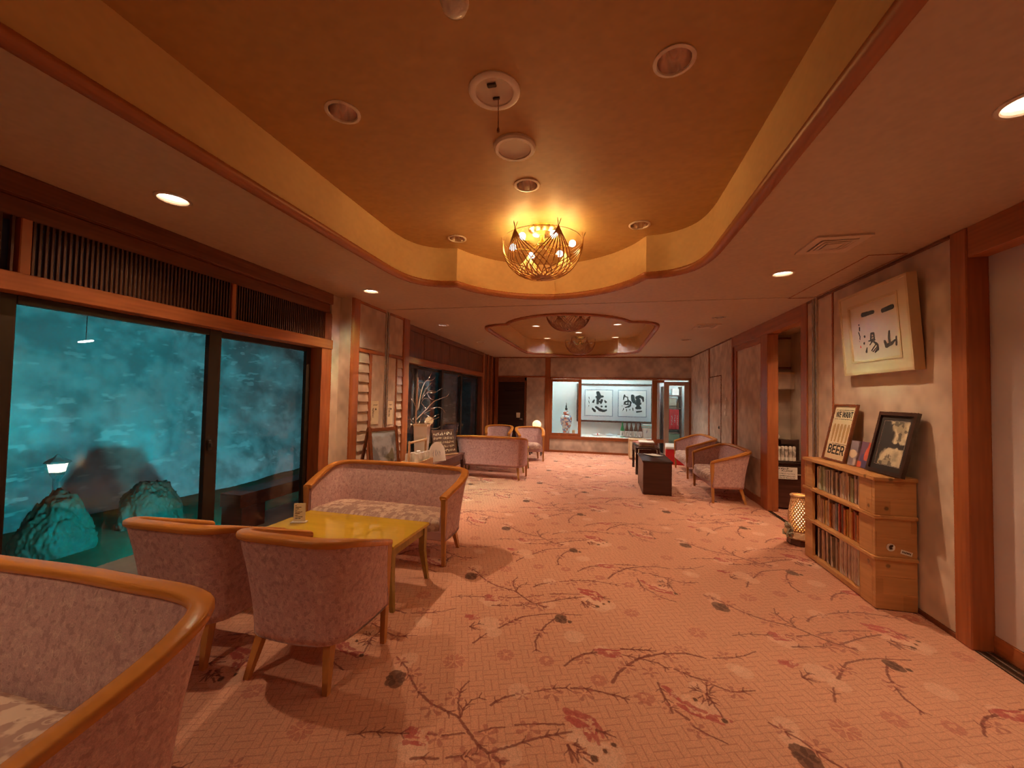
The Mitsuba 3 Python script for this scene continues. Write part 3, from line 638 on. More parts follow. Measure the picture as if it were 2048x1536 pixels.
# room behind the opening
struct('wall_niche_back', box(XR + 0.09, 3.4, 6.42, 6.47, 0, CEIL), 'wallpaper')
struct('wall_niche_side', box(2.62, 2.66, 5.15, 6.42, 0, CEIL), 'wallpaper')
struct('wall_niche_side_001', box(XR + 0.09, 3.4, 4.42, 4.47, 0, CEIL), 'wallpaper')
struct('wall_niche_end', box(3.4, 3.45, 4.42, 6.47, 0, CEIL), 'wallpaper')
struct('trim_39', box(XR + 0.12, 2.62, 6.40, 6.42, 2.30, 2.325), 'wood_dark')
struct('ceiling_niche', extrude(sbox(XR + 0.09, 4.47, 3.4, 6.42).difference(Point(2.40, 5.22).buffer(0.074, 12)), 2.36, 2.40), 'ceiling_paper')
struct('trim_40', cat(box(XR - 0.004, XR + 0.008, 4.885, 5.78, 0, 0.005), box(XR + 0.03, XR + 0.042, 4.885, 5.78, 0, 0.005), box(XR + 0.008, XR + 0.03, 4.885, 5.78, 0, 0.002)), 'bronze_frame')
# wall behind the camera
struct('wall_back', box(-2.98, 3.6, YB - 0.05, YB, 0, CEIL), 'wallpaper')
struct('wall_right_5', box(XR, XR + 0.09, YB, 1.0, 0, CEIL), 'wallpaper')
struct('wall_right_6', box(2.232, 2.30, 1.0, 2.99, 0, CEIL), 'wallpaper')

# ------------------------------------------------------------------ lights in the ceiling
can_lathe = lathe([(R_CAN + 0.013, -0.001), (R_CAN + 0.012, -0.005), (R_CAN - 0.002, -0.007), (R_CAN - 0.005, 0.0), (R_CAN + 0.013, 0.0)], 40)
ring_ply = mikit.ply(can_lathe, None, smooth=40)
shallow = mikit.ply(lathe([(R_CAN - 0.004, -0.002), (R_CAN - 0.006, 0.02), (R_CAN - 0.012, 0.038), (0.019, 0.040)], 40), None, smooth=30)
lamp_ply = mikit.ply(disc(0.019, 0.0385, 24))
deep = mikit.ply(lathe([(R_CAN - 0.004, -0.002), (R_CAN - 0.010, 0.04), (R_CAN - 0.024, 0.095), (0.020, 0.118), (0.0, 0.12)], 40), None, smooth=True)
deep_lamp = mikit.ply(lathe([(0, 0.055), (0.012, 0.058), (0.020, 0.075), (0.016, 0.10), (0.012, 0.117), (0, 0.117)], 16), None, smooth=True)
spot_lamp = mikit.ply(disc(0.030, 0.088, 24))
glow_ply = mikit.ply(lathe([(0.032, 0.012), (R_CAN - 0.007, 0.013)], 40))
def downlight(x, y, z, label, group=None, lit=0.0, color=WARM, kind='shallow', inside='reflector_grey'):
    t = thing('downlight', label, 'downlight', group)
    w = at((x, y, z))
    add('trim_ring', ring_ply, 'white_plastic', t, to_world=w)
    if kind == 'shallow':
        rf = add('reflector', shallow, inside, t, to_world=w)
        add('lamp', lamp_ply, 'reflector_white', rf, to_world=w, emitter=emit(lit * color))
        add('glowing_ring', glow_ply, 'reflector_white', rf, to_world=w, emitter=emit(5.0 * color))
    else:
        rf = add('reflector', deep, inside, t, to_world=w)
        if lit: add('lamp', spot_lamp, 'reflector_white', rf, to_world=w, emitter=emit(lit * color))
        else: add('lamp', deep_lamp, 'lamp_glass', rf, to_world=w)
    return t
for (x, y), lab in zip(LOWER_LIT, ('lit white downlight above the left windows, nearest of its row', 'lit downlight in the ceiling by the left pier', 'lit downlight cut by the right edge of the photo', 'lit downlight near the calligraphy frame on the right',
                                   'lit downlight behind the camera on the window side', 'lit downlight behind the camera on the door side')):
    downlight(x, y, CEIL, lab, lit=L_NEAR * {1.71: 0.35, 3.655: 1.0, -0.24: 0.6 if x < 0 else 0.35}[y])
for (x, y), lab in zip(LOWER_SPOT, ('small recessed spotlight over the branch display', 'small recessed spotlight over the far left settee', 'small recessed spotlight by the far ceiling vent', 'small recessed spotlight over the far right settee')):
    downlight(x, y, CEIL, lab, lit=L_SPOT if y < 5.7 and x < 0 else 0.0, color=SPOTWARM, kind='deep', inside='chrome')
for (x, y), lab in zip(TRAY_CANS, ('unlit silver downlight at the left of the near ceiling recess', 'unlit silver downlight at the right of the near recess, largest in view', 'unlit silver downlight on the centre line just before the lit chandelier',
                                   'unlit silver downlight left of the lit chandelier', 'unlit silver downlight right of the lit chandelier')):
    downlight(x, y, TOP, lab, kind='deep', inside='chrome')
for (x, y), lab in zip(TRAY2_CANS, ('lit downlight in the far recess, front left', 'lit downlight in the far recess, front right', 'lit downlight in the middle of the far recess', 'lit downlight in the far recess, back left', 'lit downlight in the far recess, back right')):
    downlight(x, y, TOP, lab, lit=L_TRAY, color=TRAYWARM)

downlight(2.40, 5.22, 2.36, 'lit downlight in the ceiling of the doorway niche, hidden by the door head', lit=L_NICHE)

# chandelier: woven bowl of strings hung from six points, brass rose, six bulbs
def chandelier(cx, cy, lit, label, bead):
    t = thing('chandelier', label, 'chandelier')
    o = np.array([cx, cy, TOP])
    add('ceiling_rose', move(lathe([(0, -0.055), (0.05, -0.055), (0.085, -0.045), (0.10, -0.02), (0.115, -0.012), (0.115, 0), (0, 0)], 32), o), 'brass', t, 40)
    add('stem', move(lathe([(0, -0.16), (0.03, -0.155), (0.045, -0.13), (0.022, -0.10), (0.018, -0.05), (0, -0.05)], 20), o), 'brass', t, 40)
    R, ztip, depth = 0.335, -0.075, 0.335
    ang = [math.radians(60 * k) for k in range(6)]
    tips = [np.array([R * math.cos(a), R * math.sin(a), ztip]) for a in ang]
    hoop = [(R * 0.97 * math.cos(a), R * 0.97 * math.sin(a), ztip - 0.03) for a in np.linspace(0, 2 * math.pi, 49)]
    add('hoop', move(tube(hoop, 0.0016, 4), o), 'brown_wire', t)
    for k, a in enumerate(ang):
        b = a
        p = np.array([0.225 * math.cos(b), 0.225 * math.sin(b), -0.160])
        arm = add('arm', move(tube([(0.02 * math.cos(b), 0.02 * math.sin(b), -0.14), (0.10 * math.cos(b), 0.10 * math.sin(b), -0.175), (0.18 * math.cos(b), 0.18 * math.sin(b), -0.16), tuple(p)], 0.007, 6), o), 'brass', t, 40)
        globe = trimesh.creation.icosphere(2, 0.028); globe.apply_translation(o + p + np.array([0.025 * math.cos(b), 0.025 * math.sin(b), 0.022]))
        if lit: add('bulb', globe, 'lamp_glass', arm, True, emitter=emit(lit * BULB))
        else: add('bulb', globe, 'lamp_glass', arm, True)
        # knot of loose string ends where the strings are gathered
        ends = [tube([tips[k] * np.array([1, 1, 1]) + np.array([0, 0, -0.03]), tips[k] + np.array([0.018 * math.cos(2.1 * j), 0.018 * math.sin(2.1 * j), 0.022])], 0.0022, 4) for j in range(7)]
        add('string_knot', move(cat(*ends), o), 'brown_wire', t)
    # six fans of strings: each string runs from its tip down over the bowl, turning aside as it goes
    for k in range(6):
        strands = []
        for j in range(9):
            u = (j - 4) / 4.0
            pts = [tuple(tips[k] + np.array([0, 0, -0.03]))]
            for q in np.linspace(0.10, 1.0, 13):
                psi, az = q * math.pi / 2, ang[k] + u * math.radians(100) * q ** 1.35
                r, z = R * math.cos(psi) ** 0.75, -0.105 - (depth - 0.03) * math.sin(psi)
                pts.append((r * math.cos(az), r * math.sin(az), z))
            strands.append(tube(pts, 0.0044, 5))
        add('string_fan', move(cat(*strands), o), bead, t, True)
    return t
chandelier(-0.5, 3.255, L_BULB, 'lit chandelier, a woven bowl of gold strings in the near recess', 'gold_bead')
chandelier(-0.5, 9.22, 0, 'dark woven string chandelier at the far end of the far recess', 'red_bead')
chandelier(-0.5, 5.93, 0, 'dark woven string chandelier at the near end of the far recess', 'red_bead')

t = thing('ceiling_speaker', 'round ceiling speaker with a plain grille in the near recess', 'speaker')
add('rim', move(lathe([(0.118, 0), (0.118, -0.012), (0.108, -0.022), (0.092, -0.022), (0.090, -0.012), (0.090, 0)], 40), (-0.493, 2.139, TOP)), 'white_plastic', t, 40)
add('grille', move(disc(0.091, -0.014, 40), (-0.493, 2.139, TOP)), 'grille', t)
t = thing('round_ceiling_cap', 'round white ceiling cap with a pull cord in the near recess', 'ceiling cap')
o = (-0.498, 1.724, TOP)
add('rim', move(lathe([(0.118, 0), (0.118, -0.006), (0.108, -0.012), (0.088, -0.010), (0.086, -0.004)], 40), o), 'white_plastic', t, 40)
pl = add('plate', move(disc(0.088, -0.004, 40), o), 'grille', t)
add('terminal', move(box(-0.02, 0.02, -0.055, -0.035, -0.014, -0.004), o), 'ink_brown', pl)
add('terminal', move(box(-0.016, 0.016, 0.03, 0.042, -0.012, -0.004), o), 'ink_brown', pl)
cd = add('pull_cord', move(tube([(0.01, 0.035, -0.005), (0.011, 0.036, -0.08), (0.012, 0.035, -0.150)], 0.0022, 5), o), 'brown_wire', t)
add('cord_pull', move(lathe([(0, -0.176), (0.006, -0.172), (0.007, -0.160), (0.003, -0.148), (0, -0.146)], 10), (o[0] + 0.012, o[1] + 0.035, o[2])), 'brown_wire', cd, 40)
t = thing('emergency_light', 'white bulb shaped emergency light at the top edge of the photo', 'emergency light')
o = (-0.504, 1.235, TOP)
add('base', move(lathe([(0.058, 0), (0.058, -0.016), (0.05, -0.032), (0, -0.032)], 32), o), 'white_plastic', t, 40)
add('bulb', move(lathe([(0.040, -0.03), (0.047, -0.048), (0.049, -0.066), (0.040, -0.090), (0.020, -0.105), (0, -0.108)], 32), o), 'lamp_glass', t, 40)
add('clip', move(box(0.048, 0.060, -0.008, 0.008, -0.045, -0.015), o), 'black_metal', t)

def vent(x0, x1, y0, y1, label):
    t = thing('ceiling_vent', label, 'vent')
    def frame(m, w, z0, z1): return extrude(sbox(x0 + m, y0 + m, x1 - m, y1 - m).difference(sbox(x0 + m + w, y0 + m + w, x1 - m - w, y1 - m - w)), z0, z1)
    d = min(x1 - x0, y1 - y0)
    add('frame', frame(0, 0.16 * d, CEIL - 0.012, CEIL), 'vent_white', t)
    add('back', box(x0 + 0.16 * d, x1 - 0.16 * d, y0 + 0.16 * d, y1 - 0.16 * d, CEIL - 0.002, CEIL - 0.0005, 0.0001), 'ink_brown', t)
    add('blade', frame(0.19 * d, 0.05 * d, CEIL - 0.016, CEIL - 0.006), 'vent_white', t)
    add('blade', frame(0.27 * d, 0.05 * d, CEIL - 0.018, CEIL - 0.008), 'vent_white', t)
    add('core', box(x0 + 0.35 * d, x1 - 0.35 * d, y0 + 0.35 * d, y1 - 0.35 * d, CEIL - 0.02, CEIL - 0.012, 0.003), 'vent_white', t)
vent(1.32, 1.63, 2.86, 3.17, 'square ceiling vent in front of the calligraphy frame')
vent(1.28, 1.59, 5.93, 6.24, 'square ceiling vent far away above the right settee')
struct('trim_41', extrude(sbox(1.835, 3.29, 2.07, 4.556).difference(sbox(1.842, 3.297, 2.063, 4.549)), CEIL - 0.0035, CEIL + 0.001), 'wood_beam')

# ------------------------------------------------------------------ tub chairs and settees
def resample(pts, n):
    p = np.array(pts, float)
    from scipy.interpolate import CubicSpline
    d = np.concatenate([[0], np.cumsum(np.linalg.norm(np.diff(p[:, :2], axis=0), axis=1))])
    return CubicSpline(d, p)(np.linspace(0, d[-1], n))
def tub_meshes(W):
    """Local axes: the open side faces -y, seat centre at the origin."""
    h, N = W / 2, 61
    half_rim = [(h, -0.225, 0.555), (h + 0.028, -0.09, 0.603), (h + 0.046, 0.05, 0.650), (h + 0.036, 0.165, 0.686), (h - 0.02, 0.255, 0.702), (h - 0.12, 0.292, 0.709)]
    mid_rim = [(0.0, 0.305, 0.714)] if W < 0.8 else [(h - 0.30, 0.300, 0.713), (0.0, 0.308, 0.715), (-(h - 0.30), 0.300, 0.713)]
    half_bot = [(h, -0.225), (h + 0.002, -0.09), (h - 0.008, 0.05), (h - 0.03, 0.14), (h - 0.085, 0.195), (h - 0.17, 0.215)]
    mid_bot = [(0.0, 0.222)] if W < 0.8 else [(h - 0.33, 0.218), (0.0, 0.222), (-(h - 0.33), 0.218)]
    rim = resample(half_rim + mid_rim + [(-x, y, z) for x, y, z in half_rim[::-1]], N)
    bot = resample([(x, y, 0) for x, y in half_bot] + [(x, y, 0) for x, y in mid_bot] + [(-x, y, 0) for x, y in half_bot[::-1]], N)[:, :2]
    def normal(p):
        t = np.gradient(p, axis=0); t /= np.linalg.norm(t, axis=1, keepdims=True)
        return np.stack([-t[:, 1], t[:, 0]], 1)     # points inward for this travel
    nr, nb = normal(rim[:, :2]), normal(bot)
    if (nr * -rim[:, :2]).sum() < 0: nr, nb = -nr, -nb
    arc = np.concatenate([[0], np.cumsum(np.linalg.norm(np.diff(rim[:, :2], axis=0), axis=1))])
    M = 13
    V, UV, Fc = [], [], []
    def surface(offr, offb, z0, flip, vshift):
        base = len(V)
        for i in range(M):
            v = i / (M - 1); w = v ** 1.5
            ztop = rim[:, 2] - 0.012
            z = z0 + (ztop - z0) * v
            a, b = rim[:, :2] + nr * offr, bot + nb * offb
            xy = a * w + b * (1 - w)
            for k in range(N): V.append((xy[k, 0], xy[k, 1], z[k])); UV.append((arc[k] + vshift, z[k] + vshift))
        for i in range(M - 1):
            for k in range(N - 1):
                q = [base + i * N + k, base + i * N + k + 1, base + (i + 1) * N + k + 1, base + (i + 1) * N + k]
                if flip: q = q[::-1]
                Fc.extend([[q[0], q[1], q[2]], [q[0], q[2], q[3]]])
        return base
    o = surface(0.004, 0.0, 0.205, False, 0.0); i_ = surface(0.048, 0.060, 0.215, True, 3.1)
    # lower edge between the skins
    for k in range(N - 1):
        Fc.extend([[o + k, i_ + k + 1, o + k + 1], [o + k, i_ + k, i_ + k + 1]])
    for k in (0, N - 1):       # arm fronts
        for i in range(M - 1):
            a, b, c, d = o + i * N + k, o + (i + 1) * N + k, i_ + (i + 1) * N + k, i_ + i * N + k
            Fc.extend([[a, b, c], [a, c, d]])
    shell = (trimesh.Trimesh(np.array(V), np.array(Fc), process=False), np.array(UV))
    # rounded wooden rim
    sec = []
    for a in np.linspace(0, 2 * math.pi, 12, endpoint=False):
        ca, sa = math.cos(a), math.sin(a)
        sec.append((0.026 + 0.036 * math.copysign(abs(ca) ** 0.6, ca), 0.019 * math.copysign(abs(sa) ** 0.6, sa)))
    ext = np.vstack([rim[0] + [0, -0.012, -0.004], rim, rim[-1] + [0, -0.012, -0.004]]); ne = np.vstack([nr[0], nr, nr[-1]])
    rv, rf, S = [], [], len(sec)
    for p, n in zip(ext, ne):
        for s, z in sec: rv.append((p[0] + n[0] * s, p[1] + n[1] * s, p[2] + z))
    L = len(ext)
    for i in range(L - 1):
        for k in range(S):
            l = (k + 1) % S
            rf += [[i * S + k, i * S + l, (i + 1) * S + l], [i * S + k, (i + 1) * S + l, (i + 1) * S + k]]
    for base in (0, (L - 1) * S):
        c = len(rv); rv.append(tuple(np.mean(rv[base:base + S], axis=0)))
        rf += [[c, base + k, base + (k + 1) % S] for k in range(S)]
    rimm = trimesh.Trimesh(np.array(rv), np.array(rf), process=False); trimesh.repair.fix_normals(rimm)
    # seat cushion: dome over the inner plan with a bowed front
    inner = [(bot[k] + nb[k] * 0.058) for k in range(N)]
    front = [(x, -0.225 - 0.045 * (1 - (x / (h - 0.05)) ** 2)) for x in np.linspace(-(h - 0.06), h - 0.06, 17)]
    plan = np.array(list(inner) + front)
    cen = np.array([0, -0.01])
    rings = [(0.985, 0.272), (1.0, 0.30), (1.0, 0.335), (0.975, 0.352), (0.90, 0.366), (0.70, 0.381), (0.40, 0.389), (0.12, 0.391)]
    sv, suv, sf, P = [], [], [], len(plan)
    for sc, z in rings:
        for p in plan:
            q = cen + (p - cen) * (sc if W < 0.8 else np.array([1 - (1 - sc) * 0.6, sc]))
            sv.append((q[0], q[1], z)); suv.append((q[0], q[1] + (0.36 - z)))
    for i in range(len(rings) - 1):
        for k in range(P):
            l = (k + 1) % P
            sf += [[i * P + k, i * P + l, (i + 1) * P + l], [i * P + k, (i + 1) * P + l, (i + 1) * P + k]]
    c = len(sv); sv.append((cen[0], cen[1], 0.392)); suv.append((0, 0))
    sf += [[(len(rings) - 1) * P + k, (len(rings) - 1) * P + (k + 1) % P, c] for k in range(P)]
    if W > 0.8:   # close the long cap evenly
        pass
    seat = trimesh.Trimesh(np.array(sv), np.array(sf), process=False)
    rail = cat(box(-(h - 0.025), h - 0.025, -0.232, -0.19, 0.205, 0.285, 0.012), box(-(h - 0.07), h - 0.07, -0.20, 0.14, 0.208, 0.26, 0.01))
    fl = [taper((s * (h - 0.016) - 0.013, s * (h - 0.016) + 0.013, -0.223, -0.195), (s * (h - 0.018) - 0.021, s * (h - 0.018) + 0.021, -0.246, -0.200), 0.0, 0.552) for s in (-1, 1)]
    rl = [taper((s * (h - 0.062) - 0.013, s * (h - 0.062) + 0.013, 0.198, 0.224), (s * (h - 0.098) - 0.022, s * (h - 0.098) + 0.022, 0.125, 0.170), 0.0, 0.235) for s in (-1, 1)]
    return dict(shell=mikit.ply(shell[0], None, smooth=True, uv=shell[1]), rim=mikit.ply(rimm, None, smooth=50), seat=mikit.ply(seat, None, smooth=True, uv=np.array(suv)),
                rail=mikit.ply(rail), legs=[mikit.ply(m) for m in fl + rl])
_tubs = {}
def tub(name, W, x, y, rot, label, category, group=None):
    key = round(W, 3)
    if key not in _tubs: _tubs[key] = tub_meshes(W)
    m, t, w = _tubs[key], thing(name, label, category, group), at((x, y, 0), math.radians(rot))
    add('backrest', m['shell'], 'fabric', t, to_world=w)
    add('wooden_rim', m['rim'], 'wood_honey', t, to_world=w)
    add('seat_cushion', m['seat'], 'seat_fabric', t, to_world=w)
    add('seat_rail', m['rail'], 'fabric_plain', t, to_world=w)
    for l in m['legs']: add('leg', l, 'wood_leg', t, to_world=w)
    return t
bsdf('fabric_plain', (0.49, 0.31, 0.31), 0.85, 0.15, sheen=0.3)
tub('settee', 1.38, -1.91, 0.835, 0, 'mauve settee with an orange wood rim, cut by the lower left corner', 'settee')
tub('settee', 1.38, -1.915, 3.36, -2, 'mauve settee behind the yellow coffee table, facing the camera', 'settee')
tub('settee', 1.16, -1.858, 6.823, 180, 'mauve settee seen from the back in the far left group', 'settee')
tub('settee', 1.16, 1.712, 6.56, -90, 'mauve settee nearest the doorway on the right', 'settee')
tub('settee', 1.22, 1.722, 8.30, -90, 'mauve settee behind another along the right wall, by the red box', 'settee')
tub('tub_armchair', 0.566, -2.165, 1.88, 181, 'mauve tub armchair by the window, second from the right at the coffee table', 'armchair')
tub('tub_armchair', 0.566, -1.453, 1.885, 180, 'mauve tub armchair with its back to the camera, foremost at the coffee table', 'armchair')
tub('tub_armchair', 0.566, -2.33, 9.05, 8, 'mauve tub armchair before the dark door', 'armchair')
tub('tub_armchair', 0.566, -1.555, 8.86, 18, 'mauve tub armchair in front of the glowing paper lamp', 'armchair')

# coffee tables
def coffee_table(x, y, rot, label, top='wood_olive', leg='wood_olive_leg'):
    t = thing('coffee_table', label, 'coffee table')
    w = at((x, y, 0), math.radians(rot))
    add('tabletop', box(-0.54, 0.54, -0.265, 0.265, 0.398, 0.42, 0.004), top, t, to_world=w)
    add('apron', cat(box(-0.50, 0.50, -0.245, -0.225, 0.335, 0.398), box(-0.50, 0.50, 0.225, 0.245, 0.335, 0.398), box(-0.515, -0.495, -0.225, 0.225, 0.335, 0.398), box(0.495, 0.515, -0.225, 0.225, 0.335, 0.398)), leg, t, to_world=w)
    for sx in (-1, 1):
        for sy in (-1, 1):
            add('leg', cat(taper((sx * 0.535 - 0.013, sx * 0.535 + 0.013, sy * 0.25 - 0.013, sy * 0.25 + 0.013), (sx * 0.503 - 0.021, sx * 0.503 + 0.021, sy * 0.232 - 0.021, sy * 0.232 + 0.021), 0.0, 0.22),
                           taper((sx * 0.503 - 0.021, sx * 0.503 + 0.021, sy * 0.232 - 0.021, sy * 0.232 + 0.021), (sx * 0.503 - 0.024, sx * 0.503 + 0.024, sy * 0.235 - 0.024, sy * 0.235 + 0.024), 0.22, 0.398)), leg, t, to_world=w)
    return t
coffee_table(-1.83, 2.655, -1, 'low glossy yellow olive coffee table between the near settee and armchairs')
coffee_table(-1.93, 7.57, 0, 'low coffee table hidden behind the far left settee')
t = thing('card_stand', 'small pale card in a clear stand on the yellow coffee table', 'card stand')
o = (-2.215, 2.63, 0.42)
w = at(o, math.radians(20))
cdp = add('card', box(-0.042, 0.042, -0.003, 0.001, 0.012, 0.145, 0.0006), 'paper_cream', t, to_world=w)
bsdf('acrylic', (0.72, 0.68, 0.60), 0.1, 0.6)
add('foot', box(-0.055, 0.055, -0.025, 0.022, 0.0, 0.010, 0.002), 'acrylic', t, to_world=w)
add('print', cat(*[box(-0.032, -0.032 + 0.01 + 0.05 * ((j * 37) % 10) / 10, -0.0042, -0.0034, 0.125 - 0.012 * j, 0.129 - 0.012 * j, 0.0001) for j in range(9)]), 'ink_brown', cdp, to_world=w)

# dark box tables on the right
t = thing('box_table', 'black box table standing foremost on the right of the carpet', 'side table')
add('top', box(0.595, 1.025, 6.22, 7.09, 0.472, 0.495, 0.004), 'wood_black', t)
add('side_panel', box(0.61, 1.01, 6.235, 6.26, 0.0, 0.472), 'wood_wenge', t)
add('side_panel', box(0.61, 1.01, 7.05, 7.075, 0.0, 0.472), 'wood_wenge', t)
add('side_panel', box(0.61, 0.632, 6.26, 7.05, 0.0, 0.472), 'wood_wenge', t)
add('side_panel', box(0.988, 1.01, 6.26, 7.05, 0.0, 0.472), 'wood_wenge', t)
t = thing('leaflet', 'open white leaflet on the foremost black box table', 'leaflet')
add('sheet', move(cat(move(box(-0.10, 0.0, -0.13, 0.13, 0, 0.003, 0.0005), ry=0.08), move(box(0.0, 0.10, -0.13, 0.13, 0, 0.003, 0.0005), ry=-0.05)), (0.82, 6.85, 0.500), 0.5), 'paper_white', t)
t = thing('box_table', 'black open table with papers on it behind the box table', 'side table')
add('top', box(0.63, 1.06, 7.82, 8.72, 0.475, 0.50, 0.004), 'wood_black', t)
for x in (0.655, 1.035):
    for y in (7.85, 8.69): add('leg', box(x - 0.022, x + 0.022, y - 0.022, y + 0.022, 0.0, 0.475), 'wood_black', t)
add('drawer', box(0.69, 1.00, 7.835, 7.86, 0.375, 0.468), 'wood_wenge', t)
add('apron', cat(box(0.655, 1.035, 8.675, 8.70, 0.375, 0.475), box(0.645, 0.665, 7.87, 8.67, 0.375, 0.475), box(1.025, 1.045, 7.87, 8.67, 0.375, 0.475)), 'wood_black', t)
cols = {'mag_red': (0.55, 0.22, 0.18), 'mag_blue': (0.45, 0.58, 0.66), 'mag_tan': (0.60, 0.45, 0.30)}
for k, v in cols.items(): bsdf(k, v, 0.4, 0.4)
for k, (dx, dy, r, mat, lab) in enumerate(((0, 0, .1, 'mag_tan', 'tan magazine at the bottom of the stack on the black table'), (0.01, .02, -.2, 'paper_white', 'white magazine in the middle of the stack on the black table'), (-.02, 0, .35, 'mag_red', 'reddish magazine near the top of the stack on the black table'), (0.02, -.03, -.05, 'paper_white', 'white magazine on top of the stack on the black table'))):
    m = box(-0.14, 0.14, -0.19, 0.19, 0, 0.022, 0.003)
    add('magazine', move(m, (0.83 + dx, 8.20 + dy, 0.501 + 0.0225 * k), r), mat, None, label=lab, cat='magazine')
add('magazine', move(box(-0.11, 0.11, -0.075, 0.075, 0, 0.02, 0.003), (0.86, 8.56, 0.501), -0.1), 'mag_blue', None, label='pale blue magazine beside the stack on the black table', cat='magazine')
t = thing('low_cabinet', 'low cream cabinet below the showcase window', 'cabinet')
add('body', box(0.64, 1.02, 9.72, 10.12, 0.02, 0.44, 0.004), 'wood_pale', t)
add('top', box(0.63, 1.03, 9.71, 10.13, 0.44, 0.465, 0.004), 'wood_pale', t)
add('door', box(0.655, 1.005, 9.708, 9.722, 0.05, 0.42, 0.003), 'paper_cream', t)
bsdf('red_gloss', (0.62, 0.02, 0.025), 0.3, 0.5)
t = thing('red_box', 'red cooler box with white script beside the far right settee', 'cooler box')
w = at((1.62, 9.62, 0), math.radians(-8))
bd = add('body', box(-0.20, 0.20, -0.38, 0.38, 0.0, 0.33, 0.012), 'red_gloss', t, to_world=w)
add('lid', box(-0.21, 0.21, -0.39, 0.39, 0.33, 0.385, 0.012), 'paper_white', t, to_world=w, label='white lid')
st = brush([[(0, 30, 6), (12, 55, 6), (30, 48, 5), (22, 30, 4), (40, 28, 4)], [(40, 28, 4), (52, 42, 4), (60, 28, 4)], [(60, 28, 4), (70, 62, 4), (78, 28, 4), (90, 40, 4), (100, 28, 4), (125, 36, 3)], [(5, 14, 4), (60, 20, 5), (120, 10, 4)]])
m = extrude(st, 0, 1.5); m.apply_scale(0.0024)
v = m.vertices.copy(); m.vertices = np.stack([-0.2005 - v[:, 2] * 1.0, 0.15 - v[:, 0], 0.14 + v[:, 1]], 1)
add('script', m, 'paper_white', bd, to_world=w, label='white curved lettering')
# paper lamp on a stool
t = thing('paper_lamp', 'round glowing paper lamp beyond the far left armchairs', 'lamp')
g = lathe([(0.001, -0.105)] + [(0.108 * math.sin(a) * (1 + 0.012 * math.cos(18 * a)), -0.105 * math.cos(a)) for a in np.linspace(0.12, math.pi - 0.12, 40)] + [(0.001, 0.105)], 40)
add('shade', move(g, (-1.545, 9.72, 0.735)), 'paper_white', t, True, emitter=emit((2.4, 1.15, 0.42)))
add('foot', move(lathe([(0, 0.58), (0.06, 0.58), (0.06, 0.60), (0.03, 0.615), (0.03, 0.64), (0, 0.64)], 24), (-1.545, 9.72, 0)), 'wood_black', t, 40)
t = thing('stool', 'small dark stool under the glowing paper lamp', 'stool')
add('seat', box(-1.70, -1.39, 9.57, 9.87, 0.555, 0.58), 'wood_black', t)
for x in (-1.68, -1.41):
    for y in (9.59, 9.85): add('leg', box(x - 0.015, x + 0.015, y - 0.015, y + 0.015, 0, 0.555), 'wood_black', t)

# ------------------------------------------------------------------ bookshelf, books, pictures
BX0, BX1, BY0, BY1 = 1.845, 2.088, 3.265, 4.24
t = thing('bookshelf', 'low pine bookshelf against the right wall with three rows of books', 'bookshelf')
add('top', box(BX0 - 0.015, BX1, BY0 - 0.02, BY1 + 0.015, 0.872, 0.900, 0.005), 'wood_pine', t)
for z in (0.615, 0.335): add('shelf', box(BX0 - 0.015, BX1, BY0 - 0.016, BY1 + 0.012, z, z + 0.026, 0.005), 'wood_pine', t)
add('bottom', box(BX0 + 0.004, BX1, BY0, BY1, 0.005, 0.045, 0.003), 'wood_pine', t)
for z0, z1 in ((0.005, 0.335), (0.361, 0.615), (0.641, 0.872)):
    n = max(2, round((z1 - z0) / 0.115))
    for y0, y1 in ((BY0, BY0 + 0.03), (BY1 - 0.03, BY1)):
        for k in range(n):
            add('side_plank', box(BX0, BX1, y0, y1, z0 + (z1 - z0) * k / n, z0 + (z1 - z0) * (k + 1) / n, 0.002), 'wood_pine', t)
    add('stile', box(BX0, BX0 + 0.025, BY0 + 0.03, BY0 + 0.175, z0, z1, 0.002), 'wood_pine', t)
    add('stile', box(BX0, BX0 + 0.025, BY1 - 0.13, BY1 - 0.03, z0, z1, 0.002), 'wood_pine', t)
add('back', box(BX1 - 0.012, BX1 - 0.002, BY0 + 0.03, BY1 - 0.03, 0.045, 0.872, 0.001), 'wood_dark', t)
st1 = add('sticker', move(lathe([(0, 0), (0.026, 0), (0.026, 0.001), (0, 0.001)], 24), (1.935, BY0 - 0.0005, 0.425), rx=math.pi / 2), 'paper_white', t, label='round white sticker')
st2 = add('sticker', move(box(-0.034, 0.034, -0.0012, 0, -0.014, 0.014, 0.0003), (2.025, BY0 - 0.0005, 0.395), ry=0.25), 'paper_white', t, label='small oblong white sticker')
m = brush([[(0, 0, 5), (6, 10, 6), (14, 12, 5), (8, 4, 5)], [(2, -8, 4), (12, -6, 4)]]); m = extrude(m, 0, 0.5); m.apply_scale(0.0011); v = m.vertices.copy()
m.vertices = np.stack([1.928 + v[:, 0], BY0 - 0.0024 - v[:, 2], 0.424 + v[:, 1]], 1)
add('print', m, 'ink_brown', st1)
add('print', move(cat(*[box(-0.026 + 0.009 * j, -0.020 + 0.009 * j, -0.0020, -0.0014, -0.006, 0.006, 0.0001) for j in range(6)]), (2.025, BY0 - 0.0005, 0.395), ry=0.25), 'ink_brown', st2)
